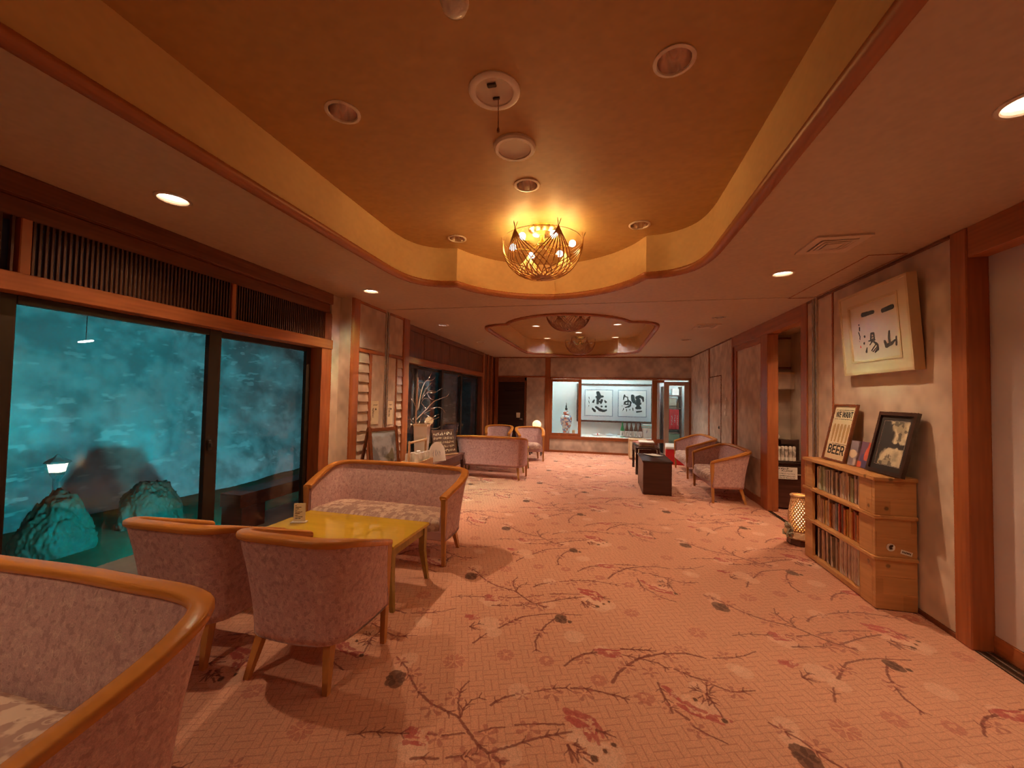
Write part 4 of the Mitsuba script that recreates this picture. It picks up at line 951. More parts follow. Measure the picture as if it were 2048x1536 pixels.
PAL = {'bk_white': (0.70, 0.64, 0.58), 'bk_pink': (0.62, 0.47, 0.44), 'bk_cream': (0.66, 0.52, 0.36), 'bk_green': (0.34, 0.40, 0.27), 'bk_mint': (0.52, 0.58, 0.46), 'bk_orange': (0.62, 0.24, 0.06), 'bk_red': (0.42, 0.07, 0.05),
       'bk_dark': (0.09, 0.05, 0.05), 'bk_grey': (0.42, 0.36, 0.34), 'bk_brown': (0.30, 0.14, 0.07), 'bk_blue': (0.20, 0.24, 0.34), 'bk_yellow': (0.66, 0.44, 0.12)}
for k, v in PAL.items():
    c = np.array(v)
    def bk(p, n, uv, c=c):
        band = smoothstep(0.62, 0.70, noise(dr.floor(p.y * 140) * 3.1, 0.0, p.z * 26))
        return mi.Color3f(c.tolist()) * (0.92 + 0.12 * noise(p.y * 300, p.z * 40)) * (1 - 0.22 * band)
    bsdf(k, proc(bk), 0.45, 0.4)
def ordinal(i, n):
    th = lambda q: f"{q}{'th' if 10 < q % 100 < 14 else {1: 'st', 2: 'nd', 3: 'rd'}.get(q % 10, 'th')}"
    return th(i + 1) + ' from the left' if i < n / 2 else (th(n - i) + ' from the right' if i < n - 1 else 'last at the right')
def shelf_row(z0, z1, palette, names, thick, label_fmt, group, lean_at=()):
    """Spines along y from the far end to the near end; each book its own thing."""
    y, k, made = BY1 - 0.135, 0, []
    while True:
        th = thick[0] + (thick[1] - thick[0]) * rng.random()
        if y - th < BY0 + 0.18: break
        p = palette[min(int(k / 1.0), len(palette) - 1)] if isinstance(palette, list) and k < len(palette) else palette[-1]
        hgt = (z1 - z0) * (0.80 + 0.15 * rng.random()) if not isinstance(p, tuple) else (z1 - z0) * p[1]
        mat = p[0] if isinstance(p, tuple) else p
        xf = BX0 + 0.028 + 0.012 * rng.random()
        m = box(xf, xf + 0.165, y - th + 0.0006, y - 0.0006, z0 + 0.001, z0 + hgt, 0.0025)
        if k in lean_at:
            m = trimesh.Trimesh(m.vertices - [0, y - th, z0], m.faces, process=False); m = move(m, (0, y - th - 0.006, z0 + 0.001), rx=-0.05)
            y -= 0.034
        made.append((add('book', m, mat, None, cat='book', group=group), names[mat]))
        y -= th; k += 1
    for i, (key, col) in enumerate(made):
        tag(key, label_fmt.format(col, ordinal(i, len(made))))
names = {'bk_white': 'white', 'bk_pink': 'pinkish white', 'bk_cream': 'cream', 'bk_green': 'green', 'bk_mint': 'pale green', 'bk_orange': 'orange', 'bk_red': 'dark red', 'bk_dark': 'black', 'bk_grey': 'grey', 'bk_brown': 'brown', 'bk_blue': 'blue', 'bk_yellow': 'yellow'}
shelf_row(0.641, 0.868, ['bk_white', 'bk_pink', 'bk_cream', 'bk_mint', 'bk_mint', 'bk_green', 'bk_mint', 'bk_mint', 'bk_mint', 'bk_grey', 'bk_white', 'bk_dark', 'bk_white', 'bk_dark', 'bk_white', 'bk_dark', 'bk_grey', 'bk_dark', 'bk_white', 'bk_dark', 'bk_pink', 'bk_cream', 'bk_white', 'bk_pink', 'bk_cream', 'bk_orange', 'bk_white', 'bk_brown', 'bk_green', 'bk_green', 'bk_pink'],
          names, (0.013, 0.024), '{} book, {} on the top shelf of the pine bookshelf', 'books on the top shelf')
shelf_row(0.362, 0.611, ['bk_cream', 'bk_pink', 'bk_cream', 'bk_cream', 'bk_pink', 'bk_brown', 'bk_cream', 'bk_cream', 'bk_yellow', 'bk_cream', 'bk_white', 'bk_orange', 'bk_brown', 'bk_white', 'bk_pink', 'bk_white', 'bk_blue', 'bk_white', 'bk_red', 'bk_brown', 'bk_dark', 'bk_red', 'bk_orange', 'bk_yellow', 'bk_orange', 'bk_yellow', 'bk_orange', 'bk_red', 'bk_brown', 'bk_orange'],
          names, (0.014, 0.026), '{} book, {} on the middle shelf of the pine bookshelf', 'books on the middle shelf')
shelf_row(0.046, 0.331, [('bk_dark', .93), ('bk_white', .9), ('bk_dark', .86), ('bk_cream', .88), ('bk_pink', .9), ('bk_white', .9), ('bk_dark', .93), ('bk_white', .86), ('bk_grey', .9), ('bk_brown', .8)] + [('bk_pink', .95), ('bk_white', .95)] * 12,
          names, (0.020, 0.026), '{} volume, {} on the bottom shelf of the pine bookshelf', 'volumes on the bottom shelf', lean_at=(4, 5, 7))

def leaning(y0, y1, xb, xt, zb, zt):
    """Frame of a picture that leans against the right wall: its matrix maps (u along -y, v up the face, w out of it)."""
    up = np.array([xt - xb, 0, zt - zb]); H = np.linalg.norm(up); up /= H
    u = np.array([0, -1.0, 0]); w = np.cross(u, up)
    if w[0] > 0: w = -w
    M = np.eye(4); M[:3, 0], M[:3, 1], M[:3, 2], M[:3, 3] = u, up, w, [xb, y1, zb]
    return M, y1 - y0, H
def place(m, M):
    m = trimesh.Trimesh(m.vertices, m.faces, process=False); m.apply_transform(M)
    if np.linalg.det(M[:3, :3]) < 0: m.invert()
    return m
def frame_mesh(w, h, b, d):
    return extrude(sbox(0, 0, w, h).difference(sbox(b, b, w - b, h - b)), 0, d)
# poster WE WANT BEER
M, w_, h_ = leaning(3.835, 4.168, 1.965, 2.072, 0.9015, 1.388)
t = thing('framed_poster', 'brown framed poster reading WE WANT BEER on the bookshelf', 'poster')
add('frame', place(frame_mesh(w_, h_, 0.014, 0.02), M), 'wood_dark', t)
sh = add('sheet', place(box(0.012, w_ - 0.012, 0.012, h_ - 0.012, 0.002, 0.008, 0.0005), M), 'paper_cream', t)
def lettering(text, height, cx, y, bold=True):
    m = meshkit.text_mesh(text, height, 0.0008, bold)
    b = m.bounds; m.apply_translation([cx - (b[0][0] + b[1][0]) / 2, y, 0.0082])
    return m
ltr = lettering('WE WANT', 0.050, w_ / 2, h_ - 0.115); k = 0.24 / (ltr.bounds[1][0] - ltr.bounds[0][0]); ltr.vertices[:, 0] = (ltr.vertices[:, 0] - w_ / 2) * k + w_ / 2
add('lettering', place(cat(ltr, box(0.045, w_ - 0.045, h_ - 0.052, h_ - 0.049, 0.008, 0.009, 0.0001), box(0.045, w_ - 0.045, h_ - 0.132, h_ - 0.129, 0.008, 0.009, 0.0001)), M), 'ink', sh, label='black words WE WANT')
ltr = lettering('BEER', 0.078, w_ / 2, 0.060); k = 0.235 / (ltr.bounds[1][0] - ltr.bounds[0][0]); ltr.vertices[:, 0] = (ltr.vertices[:, 0] - w_ / 2) * k + w_ / 2
add('lettering', place(cat(ltr, box(0.09, w_ - 0.03, 0.148, 0.151, 0.008, 0.009, 0.0001)), M), 'ink', sh, label='large black word BEER')
bsdf('beer_tan', (0.52, 0.36, 0.17), 0.6, 0.2)
glass = []
for j in range(5):
    x = 0.065 + j * 0.051
    glass.append(extrude(Polygon([(x - 0.010, 0.165), (x + 0.010, 0.165), (x + 0.018, 0.30), (x + 0.011, 0.325), (x - 0.011, 0.325), (x - 0.018, 0.30)]), 0.0082, 0.009))
add('glass_print', place(cat(*glass), M), 'beer_tan', sh, label='row of tan glasses')
# black framed ink print
M, w_, h_ = leaning(3.185, 3.56, 1.972, 2.072, 0.9015, 1.34)
t = thing('framed_picture', 'black framed dark and cream picture leaning at the near end of the bookshelf', 'picture')
add('frame', place(frame_mesh(w_, h_, 0.026, 0.024), M), 'wood_black', t)
mt = add('mat', place(box(0.024, w_ - 0.024, 0.024, h_ - 0.024, 0.002, 0.010, 0.0005), M), 'ink', t)
add('mat_edge', place(frame_mesh(w_ - 0.118, h_ - 0.124, 0.003, 0.001), M @ trimesh.transformations.translation_matrix([0.059, 0.062, 0.0102])), 'bk_grey', mt)
IM = np.linalg.inv(M)
rowu, rowv = mi.Vector3f(IM[0, :3].tolist()), mi.Vector3f(IM[1, :3].tolist())
cu, cv = float(IM[0, 3]), float(IM[1, 3])
def ink_picture(p, n, uv):
    u, v = dr.dot(rowu, mi.Vector3f(p)) + cu, dr.dot(rowv, mi.Vector3f(p)) + cv
    a = fbm(u * 16, v * 14, 3.0, octaves=4)
    edge = u - 0.135 + 0.05 * dr.sin(v * 17) + 0.10 * (a - 0.5)                 # dark trees and figures at the left
    darkl = smoothstep(0.02, -0.02, edge)
    twig = smoothstep(0.025, 0.012, dr.abs(v - 0.19 - 0.10 * u - 0.05 * (fbm(u * 22, 1.0, octaves=2) - 0.5))) * smoothstep(0.13, 0.16, u)
    blot = smoothstep(0.60, 0.70, fbm(u * 24 + 5, v * 24, octaves=3)) * 0.75
    ground = mix((0.66, 0.60, 0.45), (0.36, 0.33, 0.24), smoothstep(0.35, 0.7, a))
    return mix(ground, (0.03, 0.028, 0.03), dr.clip(darkl + twig + blot, 0, 1))
bsdf('ink_picture', proc(ink_picture), 0.5, 0.3)
add('print', place(box(0.064, w_ - 0.064, 0.067, h_ - 0.067, 0.0095, 0.0108, 0.0003), M), 'ink_picture', mt)
# two picture booklets between the frames
def booklet_fn(seed, A, B, C):
    def fn(p, n, uv):
        a, b = fbm(p.y * 14 + seed, p.z * 14, octaves=2), noise(p.y * 13, p.z * 11 + seed)
        return mix(mix(A, B, smoothstep(0.45, 0.52, a)), C, smoothstep(0.62, 0.68, b))
    return proc(fn)
bsdf('booklet_a', booklet_fn(3.0, (0.52, 0.44, 0.44), (0.24, 0.20, 0.25), (0.70, 0.58, 0.42)), 0.4, 0.4)
bsdf('booklet_b', booklet_fn(11.0, (0.07, 0.05, 0.13), (0.13, 0.07, 0.12), (0.66, 0.13, 0.07)), 0.4, 0.4)
M, w_, h_ = leaning(3.715, 3.815, 1.975, 2.015, 0.9015, 1.10)
add('booklet', place(box(0, w_, 0, h_, 0, 0.012, 0.001), M), 'booklet_a', None, label='pale grey booklet leaning right of the beer poster', cat='booklet')
M, w_, h_ = leaning(3.585, 3.712, 1.985, 2.03, 0.9015, 1.10)
add('booklet', place(box(0, w_, 0, h_, 0, 0.012, 0.001), M), 'booklet_b', None, label='dark blue booklet with a red figure, behind the black frame', cat='booklet')

# calligraphy frame on the right wall, tipped forward
t = thing('calligraphy_frame', 'large cream framed calligraphy hanging on the right wall', 'calligraphy')
FY0, FY1, FZ0, FZ1 = 3.185, 3.975, 1.638, 2.297
up = np.array([-0.045, 0, FZ1 - FZ0]); H = np.linalg.norm(up); up /= H
u = np.array([0, -1.0, 0]); w3 = np.cross(u, up); w3 = w3 if w3[0] < 0 else -w3
M = np.eye(4); M[:3, 0], M[:3, 1], M[:3, 2], M[:3, 3] = u, up, w3, [XR - 0.004, FY1, FZ0]
W_ = FY1 - FY0
bsdf('frame_cream', (0.66, 0.52, 0.32), 0.45, 0.4)
bsdf('mat_cream', (0.72, 0.60, 0.42), 0.7, 0.2)
bsdf('washi', (0.70, 0.60, 0.48), 0.8, 0.15)
add('frame', place(frame_mesh(W_, H, 0.020, 0.062), M), 'frame_cream', t)
add('mat', place(extrude(sbox(0.012, 0.012, W_ - 0.012, H - 0.012).difference(sbox(0.115, 0.105, W_ - 0.115, H - 0.105)), 0.047, 0.056), M), 'mat_cream', t)
add('inner_slip', place(extrude(sbox(0.105, 0.095, W_ - 0.105, H - 0.095).difference(sbox(0.122, 0.112, W_ - 0.122, H - 0.112)), 0.046, 0.060), M), 'frame_cream', t)
sh = add('sheet', place(box(0.10, W_ - 0.10, 0.09, H - 0.09, 0.040, 0.046, 0.0005), M), 'washi', t)
# picture pixels of a straightened zoom -> frame plane
CAL = [('character',[[(0.5091,0.459,0.0165),(0.611,0.4654,0.0181)]]),('character',[[(0.5583,0.2959,0.0074),(0.5505,0.2526,0.0117),(0.5531,0.2155,0.0093)],[(0.5023,0.2305,0.0101),(0.5166,0.194,0.0151),(0.5777,0.2069,0.0122),(0.6052,0.2238,0.0072)],[(0.6223,0.2469,0.0066),(0.6188,0.1911,0.0083)]]),('character',[[(0.2776,0.4719,0.0184),(0.4026,0.4711,0.0147)]]),('character',[[(0.2806,0.2989,0.0099)],[(0.2689,0.2461,0.0099)],[(0.2989,0.208,0.0035),(0.2879,0.178,0.0112)],[(0.3599,0.3092,0.0088),(0.3498,0.266,0.0075)],[(0.3599,0.3092,0.0088),(0.3889,0.3074,0.0087),(0.3916,0.2654,0.0074),(0.3534,0.261,0.0061)],[(0.359,0.2842,0.0048),(0.3873,0.2827,0.0047)],[(0.3272,0.2568,0.0055),(0.3986,0.2561,0.0053)],[(0.369,0.2521,0.0068),(0.3359,0.2258,0.0048)],[(0.3822,0.2447,0.0067),(0.4219,0.2172,0.0099),(0.4232,0.1843,0.0118),(0.3903,0.1635,0.0073)],[(0.4019,0.2199,0.0047),(0.3508,0.1791,0.0054)],[(0.4114,0.1994,0.004),(0.3662,0.169,0.004)]]),('signature',[[(0.2223,0.4012,0.0065)],[(0.2254,0.3773,0.0072),(0.2254,0.3569,0.0058)],[(0.2094,0.342,0.0051),(0.2249,0.3074,0.0043),(0.2182,0.2851,0.0036)],[(0.2131,0.2683,0.0036)]]),('seal',[[(0.2214,0.2293,0.0058),(0.2221,0.2205,0.0058)]]),('seal',[[(0.6647,0.5082,0.0047),(0.6635,0.4983,0.0053)]])]
def ink_mesh(strokes, M, w0, depth=0.0012):
    sh = brush([[(x * 1000, y * 1000, r * 1000) for x, y, r in s] for s in strokes])
    m = extrude(sh, 0, depth * 1000); m.apply_scale(0.001); m.apply_translation([0, 0, w0])
    return place(m, M)
for k, (nm, st) in enumerate(CAL): add(nm, ink_mesh(st, M, 0.0462), 'red_print' if nm == 'seal' else 'ink', sh)

# ceramic lattice lantern with a frog on its base
t = thing('lattice_lantern', 'lit cream lattice lantern with a frog, standing by the bookshelf', 'lantern')
LX, LY = 1.935, 4.545
def lr(z):   # radius of the vase at height z
    return float(np.interp(z, [0.12, 0.16, 0.24, 0.32, 0.40, 0.445, 0.47], [0.070, 0.088, 0.094, 0.090, 0.078, 0.070, 0.072]))
strips = []
for s in (-1, 1):
    for k in range(22):
        a0 = k * 2 * math.pi / 22
        zs = np.linspace(0.125, 0.462, 20)
        strips.append(tube([(lr(z) * math.cos(a0 + s * (z - 0.125) * 7.0), lr(z) * math.sin(a0 + s * (z - 0.125) * 7.0), z) for z in zs], 0.0072, 5))
bsdf('cream_ceramic', (0.74, 0.52, 0.33), 0.45, 0.4)
bsdf('frog_glaze', (0.30, 0.28, 0.22), 0.3, 0.5)
add('lattice', move(cat(*strips), (LX, LY, 0)), 'cream_ceramic', t, True)
add('rim', move(lathe([(0.066, 0.462), (0.082, 0.466), (0.086, 0.476), (0.080, 0.486), (0.068, 0.486), (0.062, 0.476)], 36, True), (LX, LY, 0)), 'cream_ceramic', t, 40)
add('bowl', move(lathe([(0, 0.055), (0.10, 0.055), (0.115, 0.07), (0.112, 0.095), (0.085, 0.125), (0.066, 0.135), (0.0, 0.135)], 36), (LX, LY, 0)), 'cream_ceramic', t, 40)
lamp = trimesh.creation.icosphere(3, 1.0); lamp.vertices *= [0.048, 0.048, 0.135]
add('bulb', move(lamp, (LX, LY, 0.285)), 'lamp_glass', t, True, emitter=emit(L_LANTERN * np.array([1.0, 0.56, 0.19])))
add('base', move(lathe([(0, 0), (0.105, 0), (0.112, 0.012), (0.108, 0.052), (0.095, 0.056), (0, 0.056)], 8), (LX, LY, 0), math.pi / 8), 'wood_wenge', t)
t = thing('frog_figure', 'small glazed frog climbing on the lattice lantern', 'figurine')
parts = []
def ball(c, r, s=(1, 1, 1)):
    m = trimesh.creation.icosphere(2, 1.0); m.vertices *= np.array(s) * r; m.apply_translation(c); return m
fx, fy = LX - 0.125, LY - 0.065
parts = [ball((fx, fy, 0.150), 0.040, (1, 0.8, 1.15)), ball((fx - 0.012, fy - 0.006, 0.198), 0.028, (1, 1.1, 0.8)), ball((fx - 0.02, fy - 0.024, 0.215), 0.009), ball((fx - 0.02, fy + 0.012, 0.215), 0.009)]
for s in (-1, 1):
    parts.append(tube([(fx, fy + s * 0.028, 0.170), (fx - 0.03, fy + s * 0.045, 0.135), (fx - 0.028, fy + s * 0.04, 0.092)], [0.012, 0.010, 0.012], 8))
    parts.append(tube([(fx + 0.01, fy + s * 0.03, 0.125), (fx - 0.02, fy + s * 0.062, 0.125), (fx, fy + s * 0.055, 0.088)], [0.017, 0.014, 0.012], 8))
add('body', cat(*parts), 'frog_glaze', t, True)
add('belly', ball((fx - 0.016, fy - 0.004, 0.145), 0.034, (0.85, 0.7, 1.0)), 'cream_ceramic', t, True, label='cream belly')

# ------------------------------------------------------------------ things in the doorway niche
t = thing('niche_cabinet', 'dark brown cabinet just inside the right doorway', 'cabinet')
add('body', box(2.125, 2.60, 5.93, 6.41, 0.02, 0.60, 0.003), 'wood_wenge', t)
add('ledge', box(2.12, 2.61, 5.90, 6.41, 0.60, 0.615, 0.003), 'wood_black', t)
add('drawer', box(2.14, 2.59, 5.915, 5.932, 0.47, 0.575, 0.003), 'wood_black', t)
add('drawer_rail', box(2.15, 2.58, 5.908, 5.917, 0.455, 0.468, 0.002), 'steel', t)
t = thing('paper_sign', 'white paper sign with brush lettering on the dark niche cabinet', 'sign')
sh = add('sheet', box(2.235, 2.485, 5.9005, 5.9035, 0.40, 0.555, 0.0005), 'paper_white', t)
rs = random.Random(5)
def scribble(x0, x1, z, hgt, y, step, rs, r=0.0022):
    out, x = [], x0
    while x < x1 - step:
        for _ in range(3):
            a, b = (x + step * 0.8 * rs.random(), z + hgt * rs.random()), (x + step * 0.8 * rs.random(), z + hgt * rs.random())
            out.append([(a[0], a[1], r), (b[0], b[1], r)])
        x += step
    sh = brush([[(q[0] * 1000, q[1] * 1000, q[2] * 1000) for q in s] for s in out])
    m = extrude(sh, 0, 1.0); m.apply_scale(0.001); v = m.vertices.copy(); m.vertices = np.stack([v[:, 0], y - v[:, 2], v[:, 1]], 1)
    m.invert() if m.is_watertight and m.volume < 0 else None
    return m
add('lettering', cat(scribble(2.245, 2.40, 0.522, 0.022, 5.900, 0.024, rs, 0.0024), scribble(2.30, 2.44, 0.495, 0.020, 5.900, 0.022, rs), scribble(2.25, 2.47, 0.463, 0.014, 5.900, 0.016, rs, 0.0013), scribble(2.25, 2.47, 0.436, 0.014, 5.900, 0.016, rs, 0.0015), scribble(2.25, 2.47, 0.41, 0.014, 5.900, 0.016, rs, 0.0015)), 'ink', sh)
t = thing('slipper_rack', 'low black rack on the niche cabinet behind the white topped pouches', 'rack')
add('back', box(2.13, 2.60, 6.12, 6.14, 0.615, 0.90), 'wood_black', t)
add('tray', box(2.13, 2.60, 5.93, 6.12, 0.616, 0.63), 'wood_black', t)
add('box', box(2.34, 2.54, 6.02, 6.12, 0.84, 0.90), 'wood_black', t)
bsdf('pouch_grey', proc(lambda p, n, uv: mix((0.30, 0.26, 0.24), (0.60, 0.54, 0.50), smoothstep(0.45, 0.6, fbm(p.x * 60, 0.0, p.z * 22, octaves=2)))), 0.35, 0.4)
for k in range(8):
    p = thing('pouch', 'slim grey pouch with a white rounded top, ' + ordinal(k, 8) + ' in the niche row', 'pouch', 'pouches in the niche row')
    w = at((2.158 + 0.0455 * k, 5.975 + 0.004 * (k % 2), 0.631))
    add('body', mikit.ply(lathe([(0, 0), (0.019, 0.0), (0.0205, 0.03), (0.0205, 0.15), (0.017, 0.168), (0, 0.168)], 14), None, smooth=40), 'pouch_grey', p, to_world=w)
    add('top', mikit.ply(lathe([(0.020, 0.150), (0.022, 0.158), (0.021, 0.178), (0.012, 0.190), (0, 0.192)], 14), None, smooth=40), 'paper_white', p, to_world=w, label='white rounded top')
    add('foot', mikit.ply(lathe([(0.0215, 0.0), (0.0225, 0.02), (0.0212, 0.045)], 14), None, smooth=40), 'paper_white', p, to_world=w, label='white band at the foot')
t = thing('alarm_clock', 'small round white faced clock on the niche cabinet', 'clock')
add('case', move(lathe([(0, 0), (0.038, 0), (0.040, 0.02), (0.034, 0.026), (0, 0.026)], 28), (2.292, 6.045, 0.945), rx=math.pi / 2), 'black_metal', t, 40)
fc = add('face', move(lathe([(0, 0), (0.036, 0), (0.036, 0.002), (0, 0.002)], 28), (2.292, 6.020, 0.945), rx=math.pi / 2), 'paper_white', t)
add('hand', cat(box(2.291, 2.293, 6.0168, 6.0175, 0.945, 0.970, 0.0002), box(2.277, 2.292, 6.0168, 6.0175, 0.944, 0.946, 0.0002)), 'ink', fc)
add('foot', box(2.272, 2.312, 6.03, 6.06, 0.900, 0.912), 'black_metal', t)
t = thing('tissue_stack', 'stack of white sheets beside the small clock', 'paper stack')
for k in range(3): add('sheet', box(2.13, 2.262, 6.02, 6.12, 0.901 + 0.04 * k, 0.935 + 0.04 * k, 0.004), 'paper_white', t)
t = thing('desk_phone', 'dark gadget standing behind the small clock', 'gadget')
add('body', taper((2.262, 2.31, 6.07, 6.12), (2.27, 2.305, 6.09, 6.12), 0.90, 1.05), 'black_metal', t)
add('button', move(lathe([(0, 0), (0.008, 0), (0.008, 0.003), (0, 0.003)], 10), (2.288, 6.083, 1.02), rx=math.pi / 2), 'grille', t)
t = thing('niche_shelf', 'pale hanging shelf box high in the doorway niche', 'shelf')
sp = Polygon([(2.12, 6.40), (2.12, 6.20), (2.53, 6.20), (2.615, 6.28), (2.615, 6.40)])
add('box', extrude(sp, 1.58, 1.79), 'wallpaper', t)
add('lip', extrude(sp.buffer(0.008, join_style=2), 1.79, 1.815).slice_plane([0, 6.415, 0], [0, -1, 0]) if False else extrude(sp, 1.79, 1.815), 'wood_pale', t)
add('rail', box(2.12, 2.615, 6.385, 6.415, 1.87, 1.90), 'wood_dark', t)

# ------------------------------------------------------------------ showcase contents
bsdf('case_frame', (0.075, 0.03, 0.022), 0.35, 0.4)
t = thing('showcase_calligraphy', 'wide dark framed pair of calligraphy characters inside the showcase', 'calligraphy')
PY = 11.10
bsdf('mount_silver', (0.66, 0.68, 0.74), 0.6, 0.3)
bsdf('washi_white', (0.78, 0.80, 0.82), 0.8, 0.15)
bsdf('slip_grey', (0.34, 0.36, 0.44), 0.5, 0.3)
fx0, fx1, fz0, fz1 = -0.665, 1.315, 0.765, 1.80
add('frame', cat(box(fx0, fx0 + 0.045, PY - 0.03, PY + 0.02, fz0, fz1), box(fx1 - 0.045, fx1, PY - 0.03, PY + 0.02, fz0, fz1), box(fx0 + 0.045, fx1 - 0.045, PY - 0.03, PY + 0.02, fz0, fz0 + 0.045), box(fx0 + 0.045, fx1 - 0.045, PY - 0.03, PY + 0.02, fz1 - 0.045, fz1)), 'case_frame', t)
add('mount', box(fx0 + 0.04, fx1 - 0.04, PY, PY + 0.01, fz0 + 0.04, fz1 - 0.04, 0.001), 'mount_silver', t)
sheets = []
for x0, x1 in ((-0.457, 0.295), (0.423, 1.162)):
    add('slip', move(extrude(sbox(x0, 0.920, x1, 1.645).difference(sbox(x0 + 0.022, 0.942, x1 - 0.022, 1.623)), 0, 0.006), (0, PY, 0), rx=math.pi / 2), 'slip_grey', t)
    sheets.append(add('sheet', box(x0 + 0.02, x1 - 0.02, PY - 0.003, PY + 0.002, 0.94, 1.625, 0.0005), 'washi_white', t))
MC = np.eye(4); MC[:3, 0], MC[:3, 1], MC[:3, 2], MC[:3, 3] = [1, 0, 0], [0, 0, 1], [0, -1, 0], [0, PY - 0.003, 0]
for k, (nm, st) in enumerate([('character',[[(-0.101,1.552,0.0484),(-0.072,1.474,0.0527)],[(-0.138,1.439,0.0297),(0.021,1.453,0.0295)],[(-0.066,1.463,0.0549),(-0.088,1.406,0.0506)],[(-0.104,1.361,0.033),(-0.108,1.271,0.033)],[(0.001,1.352,0.035),(-0.02,1.284,0.0307)],[(-0.059,1.317,0.0241)],[(-0.201,1.353,0.0221),(-0.23,1.302,0.0243),(-0.207,1.286,0.011)],[(0.083,1.343,0.0153),(0.105,1.31,0.0305)],[(-0.238,1.122,0.0287),(-0.182,1.061,0.0331)],[(-0.151,1.169,0.0264),(-0.045,1.093,0.0362),(0.054,1.064,0.0327),(0.124,1.092,0.0218)],[(-0.003,1.184,0.0274)],[(0.112,1.187,0.0294)]]),('character',[[(0.594,1.498,0.0235),(0.564,1.386,0.0139)],[(0.595,1.465,0.0139),(0.675,1.45,0.0139),(0.681,1.378,0.0138)],[(0.602,1.31,0.0235),(0.697,1.356,0.0202),(0.756,1.313,0.0223),(0.741,1.224,0.0223),(0.657,1.184,0.0192)],[(0.602,1.31,0.0235),(0.592,1.265,0.0203),(0.698,1.256,0.017)],[(0.687,1.334,0.0138),(0.682,1.256,0.0138)],[(0.614,1.177,0.0139),(0.71,1.19,0.0159)],[(0.572,1.143,0.0118),(0.551,1.092,0.0096)],[(0.646,1.122,0.0117),(0.652,1.084,0.0096)],[(0.732,1.119,0.0159)],[(0.806,1.16,0.0138),(0.817,1.099,0.0095)],[(0.797,1.48,0.0445),(0.814,1.381,0.0487),(0.836,1.326,0.0423)],[(0.919,1.438,0.0506),(0.982,1.472,0.04),(1.056,1.441,0.0315),(1.072,1.353,0.021)],[(0.92,1.361,0.0443),(0.962,1.362,0.0505)],[(0.889,1.294,0.0422),(0.984,1.285,0.04)],[(0.931,1.251,0.04),(0.953,1.186,0.0442)],[(0.901,1.168,0.0348),(0.995,1.17,0.0347)],[(0.912,1.064,0.0221),(1.028,1.083,0.0199)]]),('signature',[[(-0.342,1.435,0.01),(-0.331,1.396,0.0089)],[(-0.346,1.333,0.0067),(-0.329,1.266,0.0067)],[(-0.339,1.209,0.0078),(-0.337,1.187,0.0078)],[(0.535,1.214,0.0107)]])]): add(nm, ink_mesh(st, MC, 0.0004), 'ink', sheets[k % 2])
def imari(p, n, uv):
    a = fbm(p.x * 22, p.y * 22, p.z * 22, octaves=3)
    band = dr.abs(p.z * 26 - dr.floor(p.z * 26) - 0.5)
    c = mix((0.78, 0.78, 0.76), (0.15, 0.19, 0.36), smoothstep(0.52, 0.60, a))
    c = mix(c, (0.50, 0.16, 0.09), smoothstep(0.55, 0.62, fbm(p.x * 18 + 7, p.y * 18, p.z * 14, octaves=2)))
    return mix(c, (0.20, 0.16, 0.22), smoothstep(0.10, 0.05, band) * 0.5)
bsdf('imari', proc(imari), 0.15, 0.6)
t = thing('lidded_jar', 'tall painted porcelain jar with a lid in the left showcase pane', 'jar')
vx, vy = -0.925, 10.80
add('body', move(lathe([(0, 0.455), (0.085, 0.455), (0.085, 0.50), (0.095, 0.56), (0.135, 0.68), (0.158, 0.80), (0.155, 0.87), (0.125, 0.925), (0.085, 0.945), (0.075, 0.965), (0, 0.965)], 40), (vx, vy, 0)), 'imari', t, 40)
add('lid', move(lathe([(0.085, 0.962), (0.092, 0.972), (0.088, 1.01), (0.062, 1.045), (0.028, 1.062), (0.014, 1.075), (0, 1.075)], 32), (vx, vy, 0)), 'imari', t, 40)
add('finial', move(lathe([(0.012, 1.07), (0.030, 1.09), (0.034, 1.115), (0.018, 1.135), (0.012, 1.15), (0.020, 1.165), (0.010, 1.20), (0.003, 1.26), (0.0, 1.27)], 20), (vx, vy, 0)), 'ink', t, 40)
add('stand', move(lathe([(0, 0.416), (0.115, 0.416), (0.12, 0.43), (0.10, 0.456), (0, 0.456)], 32), (vx, vy, 0)), 'paper_white', t, 40)
t = thing('wood_tag', 'small wooden tag standing beside the painted jar', 'tag')
add('plate', box(-0.755, -0.685, 10.74, 10.76, 0.416, 0.55), 'wood_pale', t)
add('lettering', scribble(-0.745, -0.695, 0.44, 0.09, 10.7395, 0.02, rs, 0.002), 'ink_brown', t)
bsdf('glass_green', (0.03, 0.26, 0.08), 0.08, 0.7)
bsdf('glass_brown', (0.10, 0.035, 0.018), 0.08, 0.7)
bottle_prof = [(0, 0), (0.048, 0), (0.052, 0.006), (0.052, 0.175), (0.046, 0.215), (0.026, 0.285), (0.0155, 0.325), (0.0145, 0.365), (0.017, 0.368), (0.017, 0.385), (0, 0.387)]
bply = mikit.ply(lathe(bottle_prof, 28), None, smooth=40)
labply = mikit.ply(lathe([(0.0528, 0.02), (0.0528, 0.165)], 28), None, smooth=True)
